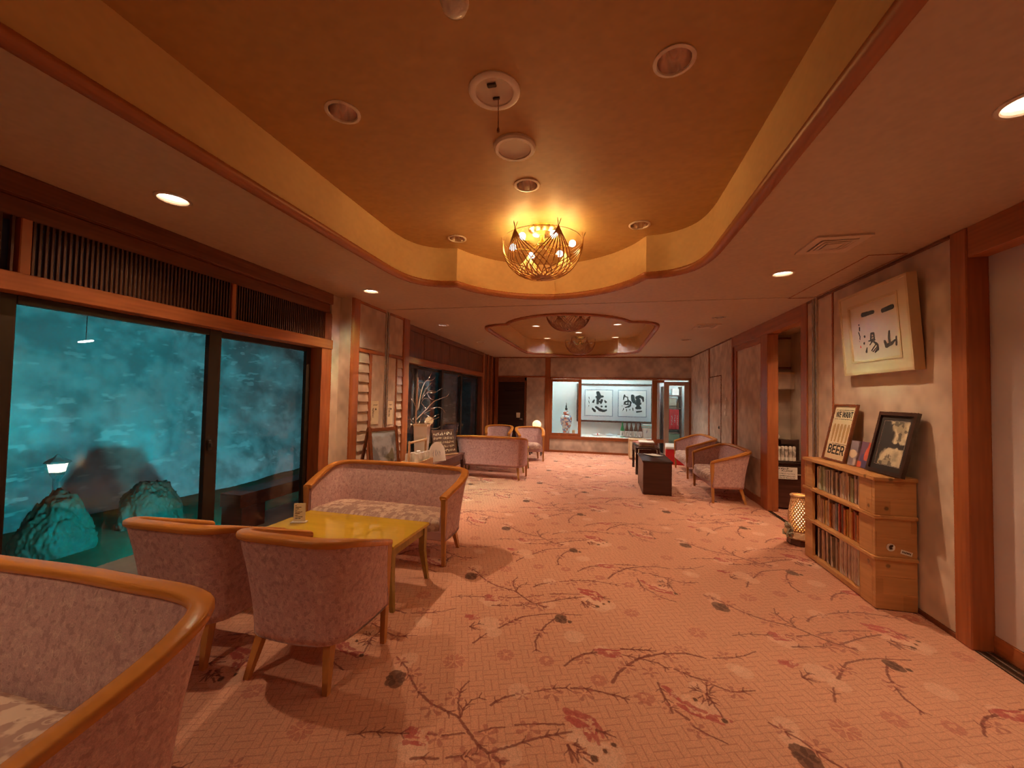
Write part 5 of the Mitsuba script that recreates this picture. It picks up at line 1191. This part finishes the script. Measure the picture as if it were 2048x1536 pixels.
for k, (x, mat, lab) in enumerate(((0.530, 'glass_green', 'green sake bottle with a white label at the left of the bottle row'), (0.640, 'glass_brown', 'brown sake bottle second from the left in the showcase row'), (0.750, 'glass_brown', 'brown sake bottle in the middle of the showcase row'), (0.861, 'glass_brown', 'brown sake bottle second from the right in the showcase row'), (0.969, 'glass_brown', 'brown sake bottle at the right of the showcase row'))):
    p = thing('sake_bottle', lab, 'bottle'); w = at((x, 10.72, 0.417))
    add('glass', bply, mat, p, to_world=w); lb = add('label', labply, 'paper_white', p, to_world=w, label='white paper label')
    add('lettering', scribble(x - 0.028, x + 0.030, 0.45, 0.115, 10.6665, 0.022, rs, 0.0026), 'ink', lb)
t = thing('sake_keg', 'white straw wrapped keg with a blue green rope at the right of the bottles', 'keg')
bsdf('rope_teal', (0.16, 0.52, 0.50), 0.6, 0.2)
add('body', move(lathe([(0, 0), (0.125, 0), (0.135, 0.02), (0.138, 0.17), (0.135, 0.32), (0.12, 0.345), (0, 0.345)], 36), (1.15, 10.78, 0.417)), 'paper_white', t, 40)
for z in (0.27, 0.315): add('rope', move(trimesh.creation.torus(0.137, 0.009, 32, 8), (1.15, 10.78, 0.417 + z)), 'rope_teal', t, True)
add('crest', scribble(1.10, 1.20, 0.49, 0.13, 10.6405, 0.05, rs, 0.007), 'slip_grey', t)
def koi(x, y, z, L, rot, mat, patch, label):
    t = thing('koi_ornament', label, 'ornament')
    sec = [(-0.5, 0.010, 0.01), (-0.44, 0.05, 0.045), (-0.30, 0.085, 0.085), (-0.10, 0.105, 0.105), (0.10, 0.09, 0.095), (0.28, 0.055, 0.065), (0.40, 0.028, 0.045), (0.46, 0.02, 0.04)]
    v, f, n = [], [], 20
    for s, a, b in sec:
        for k in range(n):
            q = 2 * math.pi * k / n; v.append((s * L, a * L * math.cos(q) + 0.03 * L * math.sin(s * 5), 0.105 * L + b * L * math.sin(q)))
    for i in range(len(sec) - 1):
        for k in range(n):
            l = (k + 1) % n; f += [[i * n + k, (i + 1) * n + k, (i + 1) * n + l], [i * n + k, (i + 1) * n + l, i * n + l]]
    c0, c1 = len(v), len(v) + 1; v += [(-0.51 * L, 0, 0.105 * L), (0.47 * L, 0, 0.105 * L)]
    f += [[c0, k, (k + 1) % n] for k in range(n)] + [[c1, (len(sec) - 1) * n + (k + 1) % n, (len(sec) - 1) * n + k] for k in range(n)]
    w = at((x, y, z), rot)
    add('body', trimesh.Trimesh(v, f, process=False), mat, t, True, to_world=w)
    tail = extrude(Polygon([(0.44, 0.09), (0.64, 0.24), (0.58, 0.11), (0.66, 0.0), (0.44, 0.10)]), -0.008, 0.008); q = tail.vertices * L; tail.vertices = np.stack([q[:, 0], q[:, 2], q[:, 1]], 1)
    add('tail_fin', tail, mat, t, to_world=w)
    fin = extrude(Polygon([(-0.12, 0.20), (-0.02, 0.30), (0.16, 0.20), (0.1, 0.18)]), -0.006, 0.006); q = fin.vertices * L; fin.vertices = np.stack([q[:, 0], q[:, 2], q[:, 1]], 1)
    add('back_fin', fin, mat, t, to_world=w)
    for s in (-1, 1): add('side_fin', move(extrude(Polygon([(-0.22 * L, 0), (-0.12 * L, 0.14 * L), (-0.06 * L, 0)]), -0.004, 0.004), (0, s * 0.07 * L, 0.06 * L), rx=s * 0.5 if s > 0 else math.pi - 0.5), mat, t, to_world=w)
    if patch: add('patch', trimesh.Trimesh(np.array(ball((-0.06 * L, -0.03 * L, 0.125 * L), 0.105 * L, (0.55, 0.85, 0.95)).vertices), ball((0, 0, 0), 1).faces, process=False), 'red_print', t, True, label='red patch', to_world=w)
    return t
bsdf('porcelain', (0.80, 0.80, 0.80), 0.15, 0.6)
bsdf('porcelain_blue', (0.55, 0.68, 0.78), 0.15, 0.6)
koi(-0.08, 10.72, 0.417, 0.34, 0.10, 'porcelain', True, 'white porcelain koi with a red patch on the showcase floor')
koi(0.22, 10.88, 0.417, 0.30, -0.1, 'porcelain_blue', False, 'pale blue porcelain koi right of the red patched one')
# shelf in the alcove
t = thing('shop_shelf', 'dark shelf unit behind the beige glass door', 'shelf')
for x in (1.56, 2.0): add('post', box(x, x + 0.03, 11.1, 11.5, 0, 1.75), 'wood_wenge', t)
for z in (0.25, 0.62, 1.16, 1.50): add('shelf', box(1.59, 2.0, 11.1, 11.5, z, z + 0.025), 'wood_wenge', t)
bsdf('basket_green', proc(lambda p, n, uv: mix((0.16, 0.16, 0.10), (0.30, 0.30, 0.21), noise(p.x * 90, p.y * 90, p.z * 90))), 0.8, 0.2)
bsdf('box_blue', (0.40, 0.62, 0.74), 0.6, 0.2)
bsdf('box_brown', (0.30, 0.19, 0.14), 0.6, 0.2)
add('parcel', box(1.62, 1.76, 11.15, 11.40, 1.526, 1.66), 'box_blue', None, label='pale blue box at the top left of the shop shelf', cat='box')
add('parcel', box(1.80, 1.97, 11.15, 11.40, 1.526, 1.70), 'paper_white', None, label='white box at the top right of the shop shelf', cat='box')
t = thing('gift_box', 'brown wrapped box standing on the shop shelf', 'box')
add('body', box(1.675, 1.90, 11.14, 11.40, 1.186, 1.45), 'box_brown', t); add('band', box(1.67, 1.905, 11.135, 11.405, 1.205, 1.25), 'ink_brown', t)
for x, lab in ((1.627, 'dark small bottle left of the brown wrapped box'), (1.945, 'dark small bottle right of the brown wrapped box')):
    add('small_bottle', move(lathe([(0, 0), (0.03, 0), (0.032, 0.13), (0.012, 0.19), (0.012, 0.24), (0, 0.24)], 16), (x, 11.2, 1.186)), 'glass_brown', None, 40, label=lab, cat='bottle')
t = thing('red_cloth', 'red hanging cloth with white lettering on the shop shelf', 'cloth')
vv = []
for i in range(25):
    for z in (0.64, 1.155): vv.append((1.66 + 0.30 * i / 24, 11.09 + 0.006 * math.sin(i * 0.9), z))
ff = sum([[[2 * i, 2 * i + 2, 2 * i + 3], [2 * i, 2 * i + 3, 2 * i + 1]] for i in range(24)], [])
cl = add('cloth', trimesh.Trimesh(vv, ff, process=False), 'red_gloss', t, True)
add('lettering', cat(*[scribble(1.70 + 0.07 * q, 1.735 + 0.07 * q, 0.80 - 0.06 * (q % 2) + 0.055 * j, 0.045, 11.081, 0.034, rs, 0.004) for q in range(1, 4) for j in range(4 + q % 2)]), 'paper_white', cl)
t = thing('straw_basket', 'grey green basket low on the shop shelf', 'basket')
add('body', extrude(sbox(1.63, 11.14, 1.97, 11.44).buffer(0.02), 0.276, 0.52), 'basket_green', t)
add('cloth', box(1.63, 1.97, 11.13, 11.45, 0.52, 0.56, 0.012), 'paper_white', t)

# ------------------------------------------------------------------ display by the far windows
t = thing('display_bench', 'dark low bench under the branch display by the far windows', 'bench')
add('top', box(-2.74, -2.28, 4.95, 6.55, 0.40, 0.43), 'wood_wenge', t)
for x in (-2.71, -2.31):
    for y in (4.98, 6.52): add('leg', box(x - 0.022, x + 0.022, y - 0.022, y + 0.022, 0, 0.40), 'wood_wenge', t)
add('apron', cat(box(-2.72, -2.30, 4.97, 4.99, 0.32, 0.40), box(-2.72, -2.30, 6.51, 6.53, 0.32, 0.40), box(-2.315, -2.295, 5.01, 6.49, 0.32, 0.40)), 'wood_wenge', t)
t = thing('white_planter', 'tall white tapered planter holding the pale branch', 'planter')
add('pot', move(lathe([(0, 0), (0.106, 0), (0.141, 0.52), (0.124, 0.52), (0.104, 0.22), (0, 0.22)], 4), (-2.55, 5.42, 0.431), 0.2 + math.pi / 4), 'paper_white', t)
add('rim', move(extrude(sbox(-0.106, -0.106, 0.106, 0.106).difference(sbox(-0.088, -0.088, 0.088, 0.088)), 0.52, 0.545), (-2.55, 5.42, 0.431), 0.2), 'paper_cream', t)
bsdf('bark_white', (0.70, 0.58, 0.50), 0.7, 0.2)
t = thing('pale_branch', 'pale bare branch with tiny lights in the white planter', 'branch')
br, tipsb = random.Random(11), []
BR = [([(-2.621,5.377,0.755),(-2.621,5.378,0.875),(-2.63,5.373,0.981),(-2.629,5.374,1.087),(-2.619,5.378,1.18)],0.014,0.01),([(-2.619,5.378,1.18),(-2.603,5.405,1.25),(-2.598,5.428,1.365),(-2.583,5.454,1.48),(-2.561,5.484,1.575),(-2.531,5.518,1.62)],0.01,0.005),([(-2.494,5.437,1.617),(-2.451,5.408,1.659),(-2.403,5.381,1.728)],0.0045,0.0025),([(-2.494,5.437,1.613),(-2.432,5.435,1.617),(-2.383,5.427,1.639),(-2.351,5.412,1.681)],0.0045,0.0025),([(-2.616,5.38,1.045),(-2.568,5.412,1.109),(-2.528,5.439,1.159),(-2.47,5.476,1.238),(-2.418,5.51,1.304),(-2.351,5.55,1.341),(-2.29,5.588,1.371),(-2.248,5.616,1.394),(-2.226,5.636,1.446)],0.01,0.003),([(-2.628,5.374,1.172),(-2.661,5.372,1.278),(-2.684,5.374,1.377),(-2.682,5.388,1.456),(-2.67,5.407,1.499)],0.006,0.0025),([(-2.656,5.361,1.278),(-2.696,5.361,1.334),(-2.736,5.361,1.376)],0.005,0.0025),([(-2.566,5.403,1.458),(-2.595,5.379,1.507),(-2.603,5.365,1.549),(-2.582,5.364,1.574),(-2.521,5.382,1.582)],0.005,0.0025),([(-2.563,5.404,1.337),(-2.529,5.426,1.394),(-2.501,5.445,1.438),(-2.446,5.477,1.461),(-2.391,5.508,1.464)],0.005,0.0025),([(-2.558,5.407,1.365),(-2.519,5.433,1.466),(-2.473,5.462,1.546),(-2.445,5.483,1.583)],0.005,0.0025),([(-2.496,5.436,1.431),(-2.441,5.466,1.436),(-2.404,5.488,1.437),(-2.361,5.512,1.463),(-2.293,5.548,1.505)],0.0045,0.0025),([(-2.496,5.436,1.431),(-2.449,5.42,1.367),(-2.371,5.419,1.337)],0.0045,0.003),([(-2.559,5.407,1.273),(-2.504,5.417,1.213)],0.005,0.003),([(-2.568,5.402,1.273),(-2.542,5.409,1.33),(-2.509,5.418,1.352),(-2.455,5.437,1.332),(-2.43,5.443,1.29)],0.0045,0.0025),([(-2.459,5.453,1.203),(-2.4,5.493,1.214),(-2.328,5.539,1.219),(-2.293,5.568,1.19),(-2.266,5.592,1.136)],0.005,0.0025),([(-2.52,5.424,1.131),(-2.479,5.499,1.173),(-2.435,5.574,1.194)],0.0045,0.0025),([(-2.527,5.422,1.127),(-2.488,5.489,1.094),(-2.448,5.558,1.063)],0.0045,0.003),([(-2.623,5.377,0.96),(-2.676,5.355,1.016),(-2.716,5.34,1.079),(-2.743,5.33,1.128)],0.006,0.003),([(-2.629,5.374,0.953),(-2.683,5.342,0.974),(-2.725,5.317,0.992)],0.006,0.003),([(-2.679,5.35,0.967),(-2.699,5.316,0.912),(-2.702,5.288,0.865)],0.0045,0.0025),([(-2.655,5.362,0.995),(-2.642,5.316,1.054),(-2.598,5.286,1.085)],0.0045,0.003),([(-2.601,5.387,0.819),(-2.558,5.39,0.877),(-2.515,5.392,0.949),(-2.472,5.395,0.999),(-2.417,5.403,1.036),(-2.348,5.418,1.059),(-2.292,5.427,1.088)],0.008,0.003),([(-2.529,5.421,0.946),(-2.51,5.426,1.011),(-2.519,5.417,1.075)],0.005,0.003),([(-2.577,5.398,0.861),(-2.524,5.415,0.897),(-2.472,5.431,0.919),(-2.393,5.46,0.916),(-2.326,5.483,0.924),(-2.296,5.489,0.95)],0.0055,0.0025),([(-2.597,5.389,0.925),(-2.575,5.386,1.011),(-2.547,5.386,1.089)],0.005,0.003),([(-2.478,5.444,0.918),(-2.476,5.489,0.951),(-2.505,5.518,0.977)],0.0045,0.0025),([(-2.442,5.461,1.032),(-2.381,5.492,1.097),(-2.332,5.518,1.119)],0.0045,0.0025),([(-2.737,5.323,1.037),(-2.709,5.343,1.044),(-2.673,5.366,1.008)],0.0045,0.003)]
add('trunk', cat(*[tube(resample(p, max(8, 4 * len(p))), np.linspace(r0, r1, max(8, 4 * len(p))), 6) for p, r0, r1 in BR if r0 > 0.006]), 'bark_white', t, True)
add('twigs', cat(*[tube(resample(p, max(8, 4 * len(p))), np.linspace(r0, r1, max(8, 4 * len(p))), 5) for p, r0, r1 in BR if r0 <= 0.006]), 'bark_white', t, True)
add('tiny_lights', cat(*[ball(p[min(len(p) - 1, 1 + k % 2)], 0.0065) for k, (p, r0, r1) in enumerate(BR) if k % 2 == 0]), 'lamp_glass', t, True, kind='stuff', emitter=emit((3.0, 2.0, 1.2)))
t = thing('carrying_basket', 'pale wooden carrying box with a bar handle before the white planter', 'basket')
bx, by = -2.42, 5.03
add('tray', cat(box(bx - 0.12, bx + 0.12, by - 0.245, by - 0.233, 0.431, 0.53), box(bx - 0.12, bx + 0.12, by + 0.233, by + 0.245, 0.431, 0.53), box(bx - 0.12, bx - 0.108, by - 0.233, by + 0.233, 0.431, 0.53), box(bx + 0.108, bx + 0.12, by - 0.233, by + 0.233, 0.431, 0.53), box(bx - 0.108, bx + 0.108, by - 0.233, by + 0.233, 0.431, 0.44)), 'wood_pale', t)
for s in (-1, 1): add('upright', box(bx - 0.012, bx + 0.012, by + s * 0.25 - 0.012, by + s * 0.25 + 0.012, 0.431, 0.80), 'wood_pale', t)
add('handle', move(lathe([(0, -0.265), (0.016, -0.265), (0.016, 0.265), (0, 0.265)], 14), (bx, by, 0.775), rx=math.pi / 2), 'wood_pale', t, 40)
for k in range(10):
    x, y = bx - 0.055 + 0.11 * (k % 2), by - 0.19 + 0.042 * k
    p = thing('rolled_towel', 'white rolled towel, ' + ordinal(k, 10) + ' in the pale carrying box', 'towel', 'rolled towels in the carrying box')
    add('roll', move(lathe([(0, 0), (0.026, 0), (0.030, 0.02), (0.030, 0.17), (0.026, 0.186), (0.014, 0.18), (0, 0.184)], 16), (x, y, 0.441), rx=0.06 * (k % 3 - 1)), 'paper_white', p, 40)
    add('fold', move(tube([(0.031 * math.cos(0.4), 0.031 * math.sin(0.4), 0.01), (0.032 * math.cos(0.5), 0.032 * math.sin(0.5), 0.17)], 0.004, 5), (x, y, 0.441), k * 0.8, rx=0), 'grille', p)
t = thing('arched_card', 'white card with a rounded top standing on the bench', 'card')
arch = Polygon([(-0.15, 0), (0.15, 0)] + [(0.15 * math.cos(a) if False else 0.14 * math.cos(a), 0.12 + 0.16 * math.sin(a)) for a in np.linspace(0, math.pi, 20)])
m = extrude(arch, -0.006, 0.006); v = m.vertices.copy(); m.vertices = np.stack([v[:, 2] - 0.10 * v[:, 1], v[:, 0], v[:, 1]], 1)
cdp = add('card', move(m, (-2.34, 5.52, 0.432), -0.55), 'paper_white', t)
tm = scribble(-0.08, 0.09, 0.07, 0.10, 0, 0.035, rs, 0.003); v = tm.vertices.copy(); tm.vertices = np.stack([0.0075 - v[:, 1] * 0.5 - 0.10 * v[:, 2], v[:, 0], v[:, 2]], 1)
add('lettering', move(tm, (-2.34, 5.52, 0.432), -0.55), 'slip_grey', cdp)
t = thing('letter_board', 'dark board with rows of cream brush lettering behind the branch', 'board')
M, w_, h_ = np.eye(4), 0.52, 0.42
up = np.array([-0.10, 0.05, 0.40]); up /= np.linalg.norm(up); u = np.array([0.35, 0.94, 0]); u /= np.linalg.norm(u); u = u - up * (u @ up); u /= np.linalg.norm(u); n3 = np.cross(u, up)
M[:3, 0], M[:3, 1], M[:3, 2], M[:3, 3] = u, up, n3, [-2.52, 5.86, 0.442]
pn = add('panel', place(box(0, w_, 0, h_, -0.012, 0, 0.002), M), 'ink_brown', t)
add('ledge', place(box(0, w_, 0, 0.022, 0, 0.02, 0.002), M), 'wood_pale', t)
lines = []
for j in range(5):
    q = scribble(0.02, w_ - 0.03, 0.33 - 0.068 * j, 0.055 if j == 0 else 0.042, 0, 0.050 if j == 0 else 0.036, rs, 0.0045 if j == 0 else 0.0034)
    v = q.vertices.copy(); q.vertices = np.stack([v[:, 0], v[:, 2], 0.0003 - v[:, 1]], 1); lines.append(q)
add('lettering', place(cat(*lines), M), 'paper_cream', pn, label='rows of cream brush lettering')
# A-board with a poster behind the near settee
t = thing('easel_board', 'brown A board with a grey photo poster behind the near settee', 'sign board')
ox, oy, oa = -2.36, 4.20, math.radians(72)
def eb(m): return move(m, (ox, oy, 0), oa)
tilt = 0.13
def fr(m):   # face leaning back (+y)
    return eb(move(m, (0, 0, 0), rx=-tilt))
add('front_leg', fr(cat(box(-0.215, -0.175, -0.012, 0.012, 0.0, 1.03), box(0.175, 0.215, -0.012, 0.012, 0.0, 1.03))), 'wood_dark', t)
add('rail', fr(cat(box(-0.175, 0.175, -0.012, 0.012, 0.98, 1.02), box(-0.175, 0.175, -0.012, 0.012, 0.20, 0.24))), 'wood_dark', t)
for s in (-1, 1): add('rear_leg', eb(move(box(s * 0.195 - 0.018, s * 0.195 + 0.018, -0.01, 0.01, 0, 1.06), (0, 0.40, 0), rx=0.245)), 'wood_dark', t)
def poster_fn(p, n, uv):
    a = fbm(p.y * 9 + p.x * 4, p.z * 8, 2.0, octaves=4)
    bott = smoothstep(0.74, 0.60, p.z) * smoothstep(0.5, 0.6, fbm(p.y * 16, p.z * 16, octaves=2))
    c = mix((0.17, 0.19, 0.23), (0.40, 0.43, 0.50), smoothstep(0.35, 0.65, a))
    c = mix(c, (0.14, 0.14, 0.07), smoothstep(0.56, 0.62, fbm(p.y * 9 + 3, p.z * 3, octaves=2)) * 0.8)
    c = mix(c, (0.52, 0.66, 0.80), smoothstep(0.97, 1.02, p.z + 0.12 * a))
    return mix(c, (0.05, 0.05, 0.05), bott * 0.8)
bsdf('poster_photo', proc(poster_fn), 0.25, 0.5)
ps = add('poster', fr(box(-0.175, 0.175, -0.004, 0.004, 0.24, 0.98, 0.001)), 'poster_photo', t)
tm = cat(scribble(-0.13, 0.14, 0.47, 0.05, -0.0045, 0.04, rs, 0.004), scribble(-0.13, 0.10, 0.40, 0.04, -0.0045, 0.035, rs, 0.0035))
add('lettering', fr(tm), 'paper_white', ps, label='white lettering low on the poster')

# ------------------------------------------------------------------ the garden behind the glass
def rock_fn(p, n, uv):
    a = fbm(p.y * 2.2, p.z * 2.4, p.x, octaves=4); b = fbm(p.y * 9, p.z * 9, p.x * 9, octaves=3)
    c = mix((0.15, 0.17, 0.16), (0.36, 0.38, 0.36), smoothstep(0.34, 0.66, a * 0.8 + b * 0.2))
    return mix(c, (0.62, 0.63, 0.60), smoothstep(0.62, 0.74, fbm(p.y * 5, p.z * 13, p.x * 3, octaves=3)) * 0.38)
bsdf('rock', proc(rock_fn), 0.8, 0.2)
def ground_fn(p, n, uv):
    a = fbm(p.x * 3, p.y * 3, octaves=4)
    return mix((0.012, 0.035, 0.016), (0.045, 0.095, 0.05), a)
bsdf('garden_soil', proc(ground_fn), 0.9, 0.2)
bsdf('concrete', proc(lambda p, n, uv: mix((0.26, 0.25, 0.24), (0.36, 0.35, 0.33), fbm(p.x * 12, p.y * 12, octaves=3))), 0.8, 0.2)
ny, nz = 150, 50
ys, zs = np.linspace(-3, 15, ny), np.linspace(-0.35, 4.2, nz)
Yg, Zg = np.meshgrid(ys, zs, indexing='ij')
P3 = np.stack([Yg * 0.9, Zg * 1.1, np.zeros_like(Yg)], -1)
Xg = -6.6 - 0.18 * Zg + 0.7 * (meshkit.fbm(P3 * 0.7, 3, 3) - 0.5) + 0.10 * (meshkit.fbm(P3 * 4.0, 3, 8) - 0.5)
V = np.stack([Xg, Yg, Zg], -1).reshape(-1, 3)
Fq = [[i * nz + j, (i + 1) * nz + j, (i + 1) * nz + j + 1, i * nz + j + 1] for i in range(ny - 1) for j in range(nz - 1)]
add('garden_rock_face', (V, np.array(Fq)), 'rock', None, True, label='wet rock face of the garden outside the left windows', cat='rock face')
struct('ground_garden', box(-9, -3.74, -3, 15, -0.40, -0.28, 0.001), 'garden_soil')
struct('terrace', box(-3.74, -2.98, -3, 11, -0.10, 0.045, 0.004), 'concrete')
struct('wall_eave', box(-3.9, -2.98, -3, 11, 2.50, 2.56, 0.004), 'wood_dark')
struct('wall_garden_end', box(-9, -2.98, 14.9, 15.0, -0.4, 4.2, 0.004), 'rock')
t = thing('garden_bench', 'dark timber bench outside the second window pane', 'bench')
add('beam', box(-3.62, -3.38, 3.22, 4.9, 0.27, 0.40), 'wood_wenge', t)
add('post', box(-3.62, -3.38, 3.24, 3.52, 0.045, 0.27), 'wood_wenge', t)
add('post', box(-3.62, -3.38, 4.55, 4.83, 0.045, 0.27), 'wood_wenge', t)
t = thing('stone_lantern', 'small stone lantern glowing warm in the garden', 'lantern')
gx, gy = -5.85, 3.24
bsdf('dark_stone', (0.10, 0.12, 0.11), 0.8, 0.2)
add('pillar', move(lathe([(0.07, -0.28), (0.05, -0.2), (0.032, -0.12), (0.032, 0.40), (0.06, 0.44), (0.06, 0.47), (0, 0.47)], 8), (gx, gy, 0)), 'dark_stone', t)
add('fire_box', move(taper((-0.045, 0.045, -0.045, 0.045), (-0.058, 0.058, -0.058, 0.058), 0.47, 0.57), (gx, gy, 0), 0.5), 'paper_cream', t, emitter=emit((2.6, 1.9, 1.1)))
add('roof', move(lathe([(0.11, 0.57), (0.10, 0.59), (0.04, 0.63), (0.015, 0.66), (0, 0.67)], 6), (gx, gy, 0)), 'dark_stone', t)
t = thing('ring_lamp', 'small white ring lamp hanging outside the first window pane', 'lamp')
m = trimesh.creation.torus(0.036, 0.005, 32, 8); m.apply_transform(trimesh.transformations.rotation_matrix(0.25, [0.6, -0.4, 0]))
add('ring', move(m, (-3.55, 2.08, 1.73)), 'reflector_white', t, True, emitter=emit((4.0, 3.8, 3.6)))
add('wire', tube([(-3.55, 2.08, 1.74), (-3.55, 2.08, 2.5)], 0.002, 5), 'black_metal', t)
# floodlights of the garden, low behind the terrace edge and at its ends
def leaf_fn(p, n, uv):
    a = fbm(p.x * 24, p.y * 24, p.z * 24, octaves=2)
    return mix((0.003, 0.007, 0.004), (0.010, 0.024, 0.012), a)
bsdf('clipped_leaves', proc(leaf_fn), 0.7, 0.3)
for k, (x, y, r, hh, lab) in enumerate(((-5.42, 3.02, 0.24, 0.30, 'low clipped shrub in front of the garden lantern'), (-5.55, 4.00, 0.26, 0.26, 'low clipped shrub right of the garden lantern'))):
    m = trimesh.creation.icosphere(5, 1.0)
    d = 1 + 0.4 * (meshkit.fbm(m.vertices * 1.7 + 7 * k, 3, k) - 0.5) + 0.14 * (meshkit.fbm(m.vertices * 14 + k, 2, k + 9) - 0.5)
    m.vertices *= d[:, None] * np.array([r, 1.3 * r, hh + 0.28])
    add('clipped_shrub', move(m, (x, y, -0.28)), 'clipped_leaves', None, True, label=lab, cat='shrub')
def flood(x, y, z, aim, power, color, label):
    t = thing('garden_floodlight', label, 'floodlight')
    d = np.array(aim, float) - [x, y, z]; d /= np.linalg.norm(d)
    R = trimesh.geometry.align_vectors([0, 0, 1], d); R[:3, 3] = [x, y, z]
    hs = lathe([(0, -0.12), (0.05, -0.12), (0.085, -0.06), (0.09, 0.0), (0.082, 0.0), (0.075, -0.03)], 24); hs.apply_transform(R)
    add('housing', hs, 'black_metal', t, 40)
    ds = disc(0.075, -0.03, 24, up=True); ds.apply_transform(R)
    add('lens', ds, 'lamp_glass', t, emitter=emit(power * np.array(color)))
    add('stake', tube([(x, y, z - 0.08), (x, y, -0.28)], 0.012, 6), 'black_metal', t)
flood(-3.96, 3.55, -0.19, (-6.5, 3.95, 0.95), L_FLOOD, (0.004, 0.62, 0.78), 'garden floodlight hidden below the terrace edge, aimed at the rock face')
flood(-3.96, 2.15, -0.19, (-6.4, 3.3, 1.9), 0.30 * L_FLOOD, (0.12, 0.66, 0.66), 'garden floodlight left of the view, aimed high at the rock face')
flood(-3.96, 5.9, -0.19, (-6.4, 6.9, 0.9), 0.28 * L_FLOOD, (0.14, 0.46, 0.56), 'garden floodlight beyond the pier, aimed at the rock face')
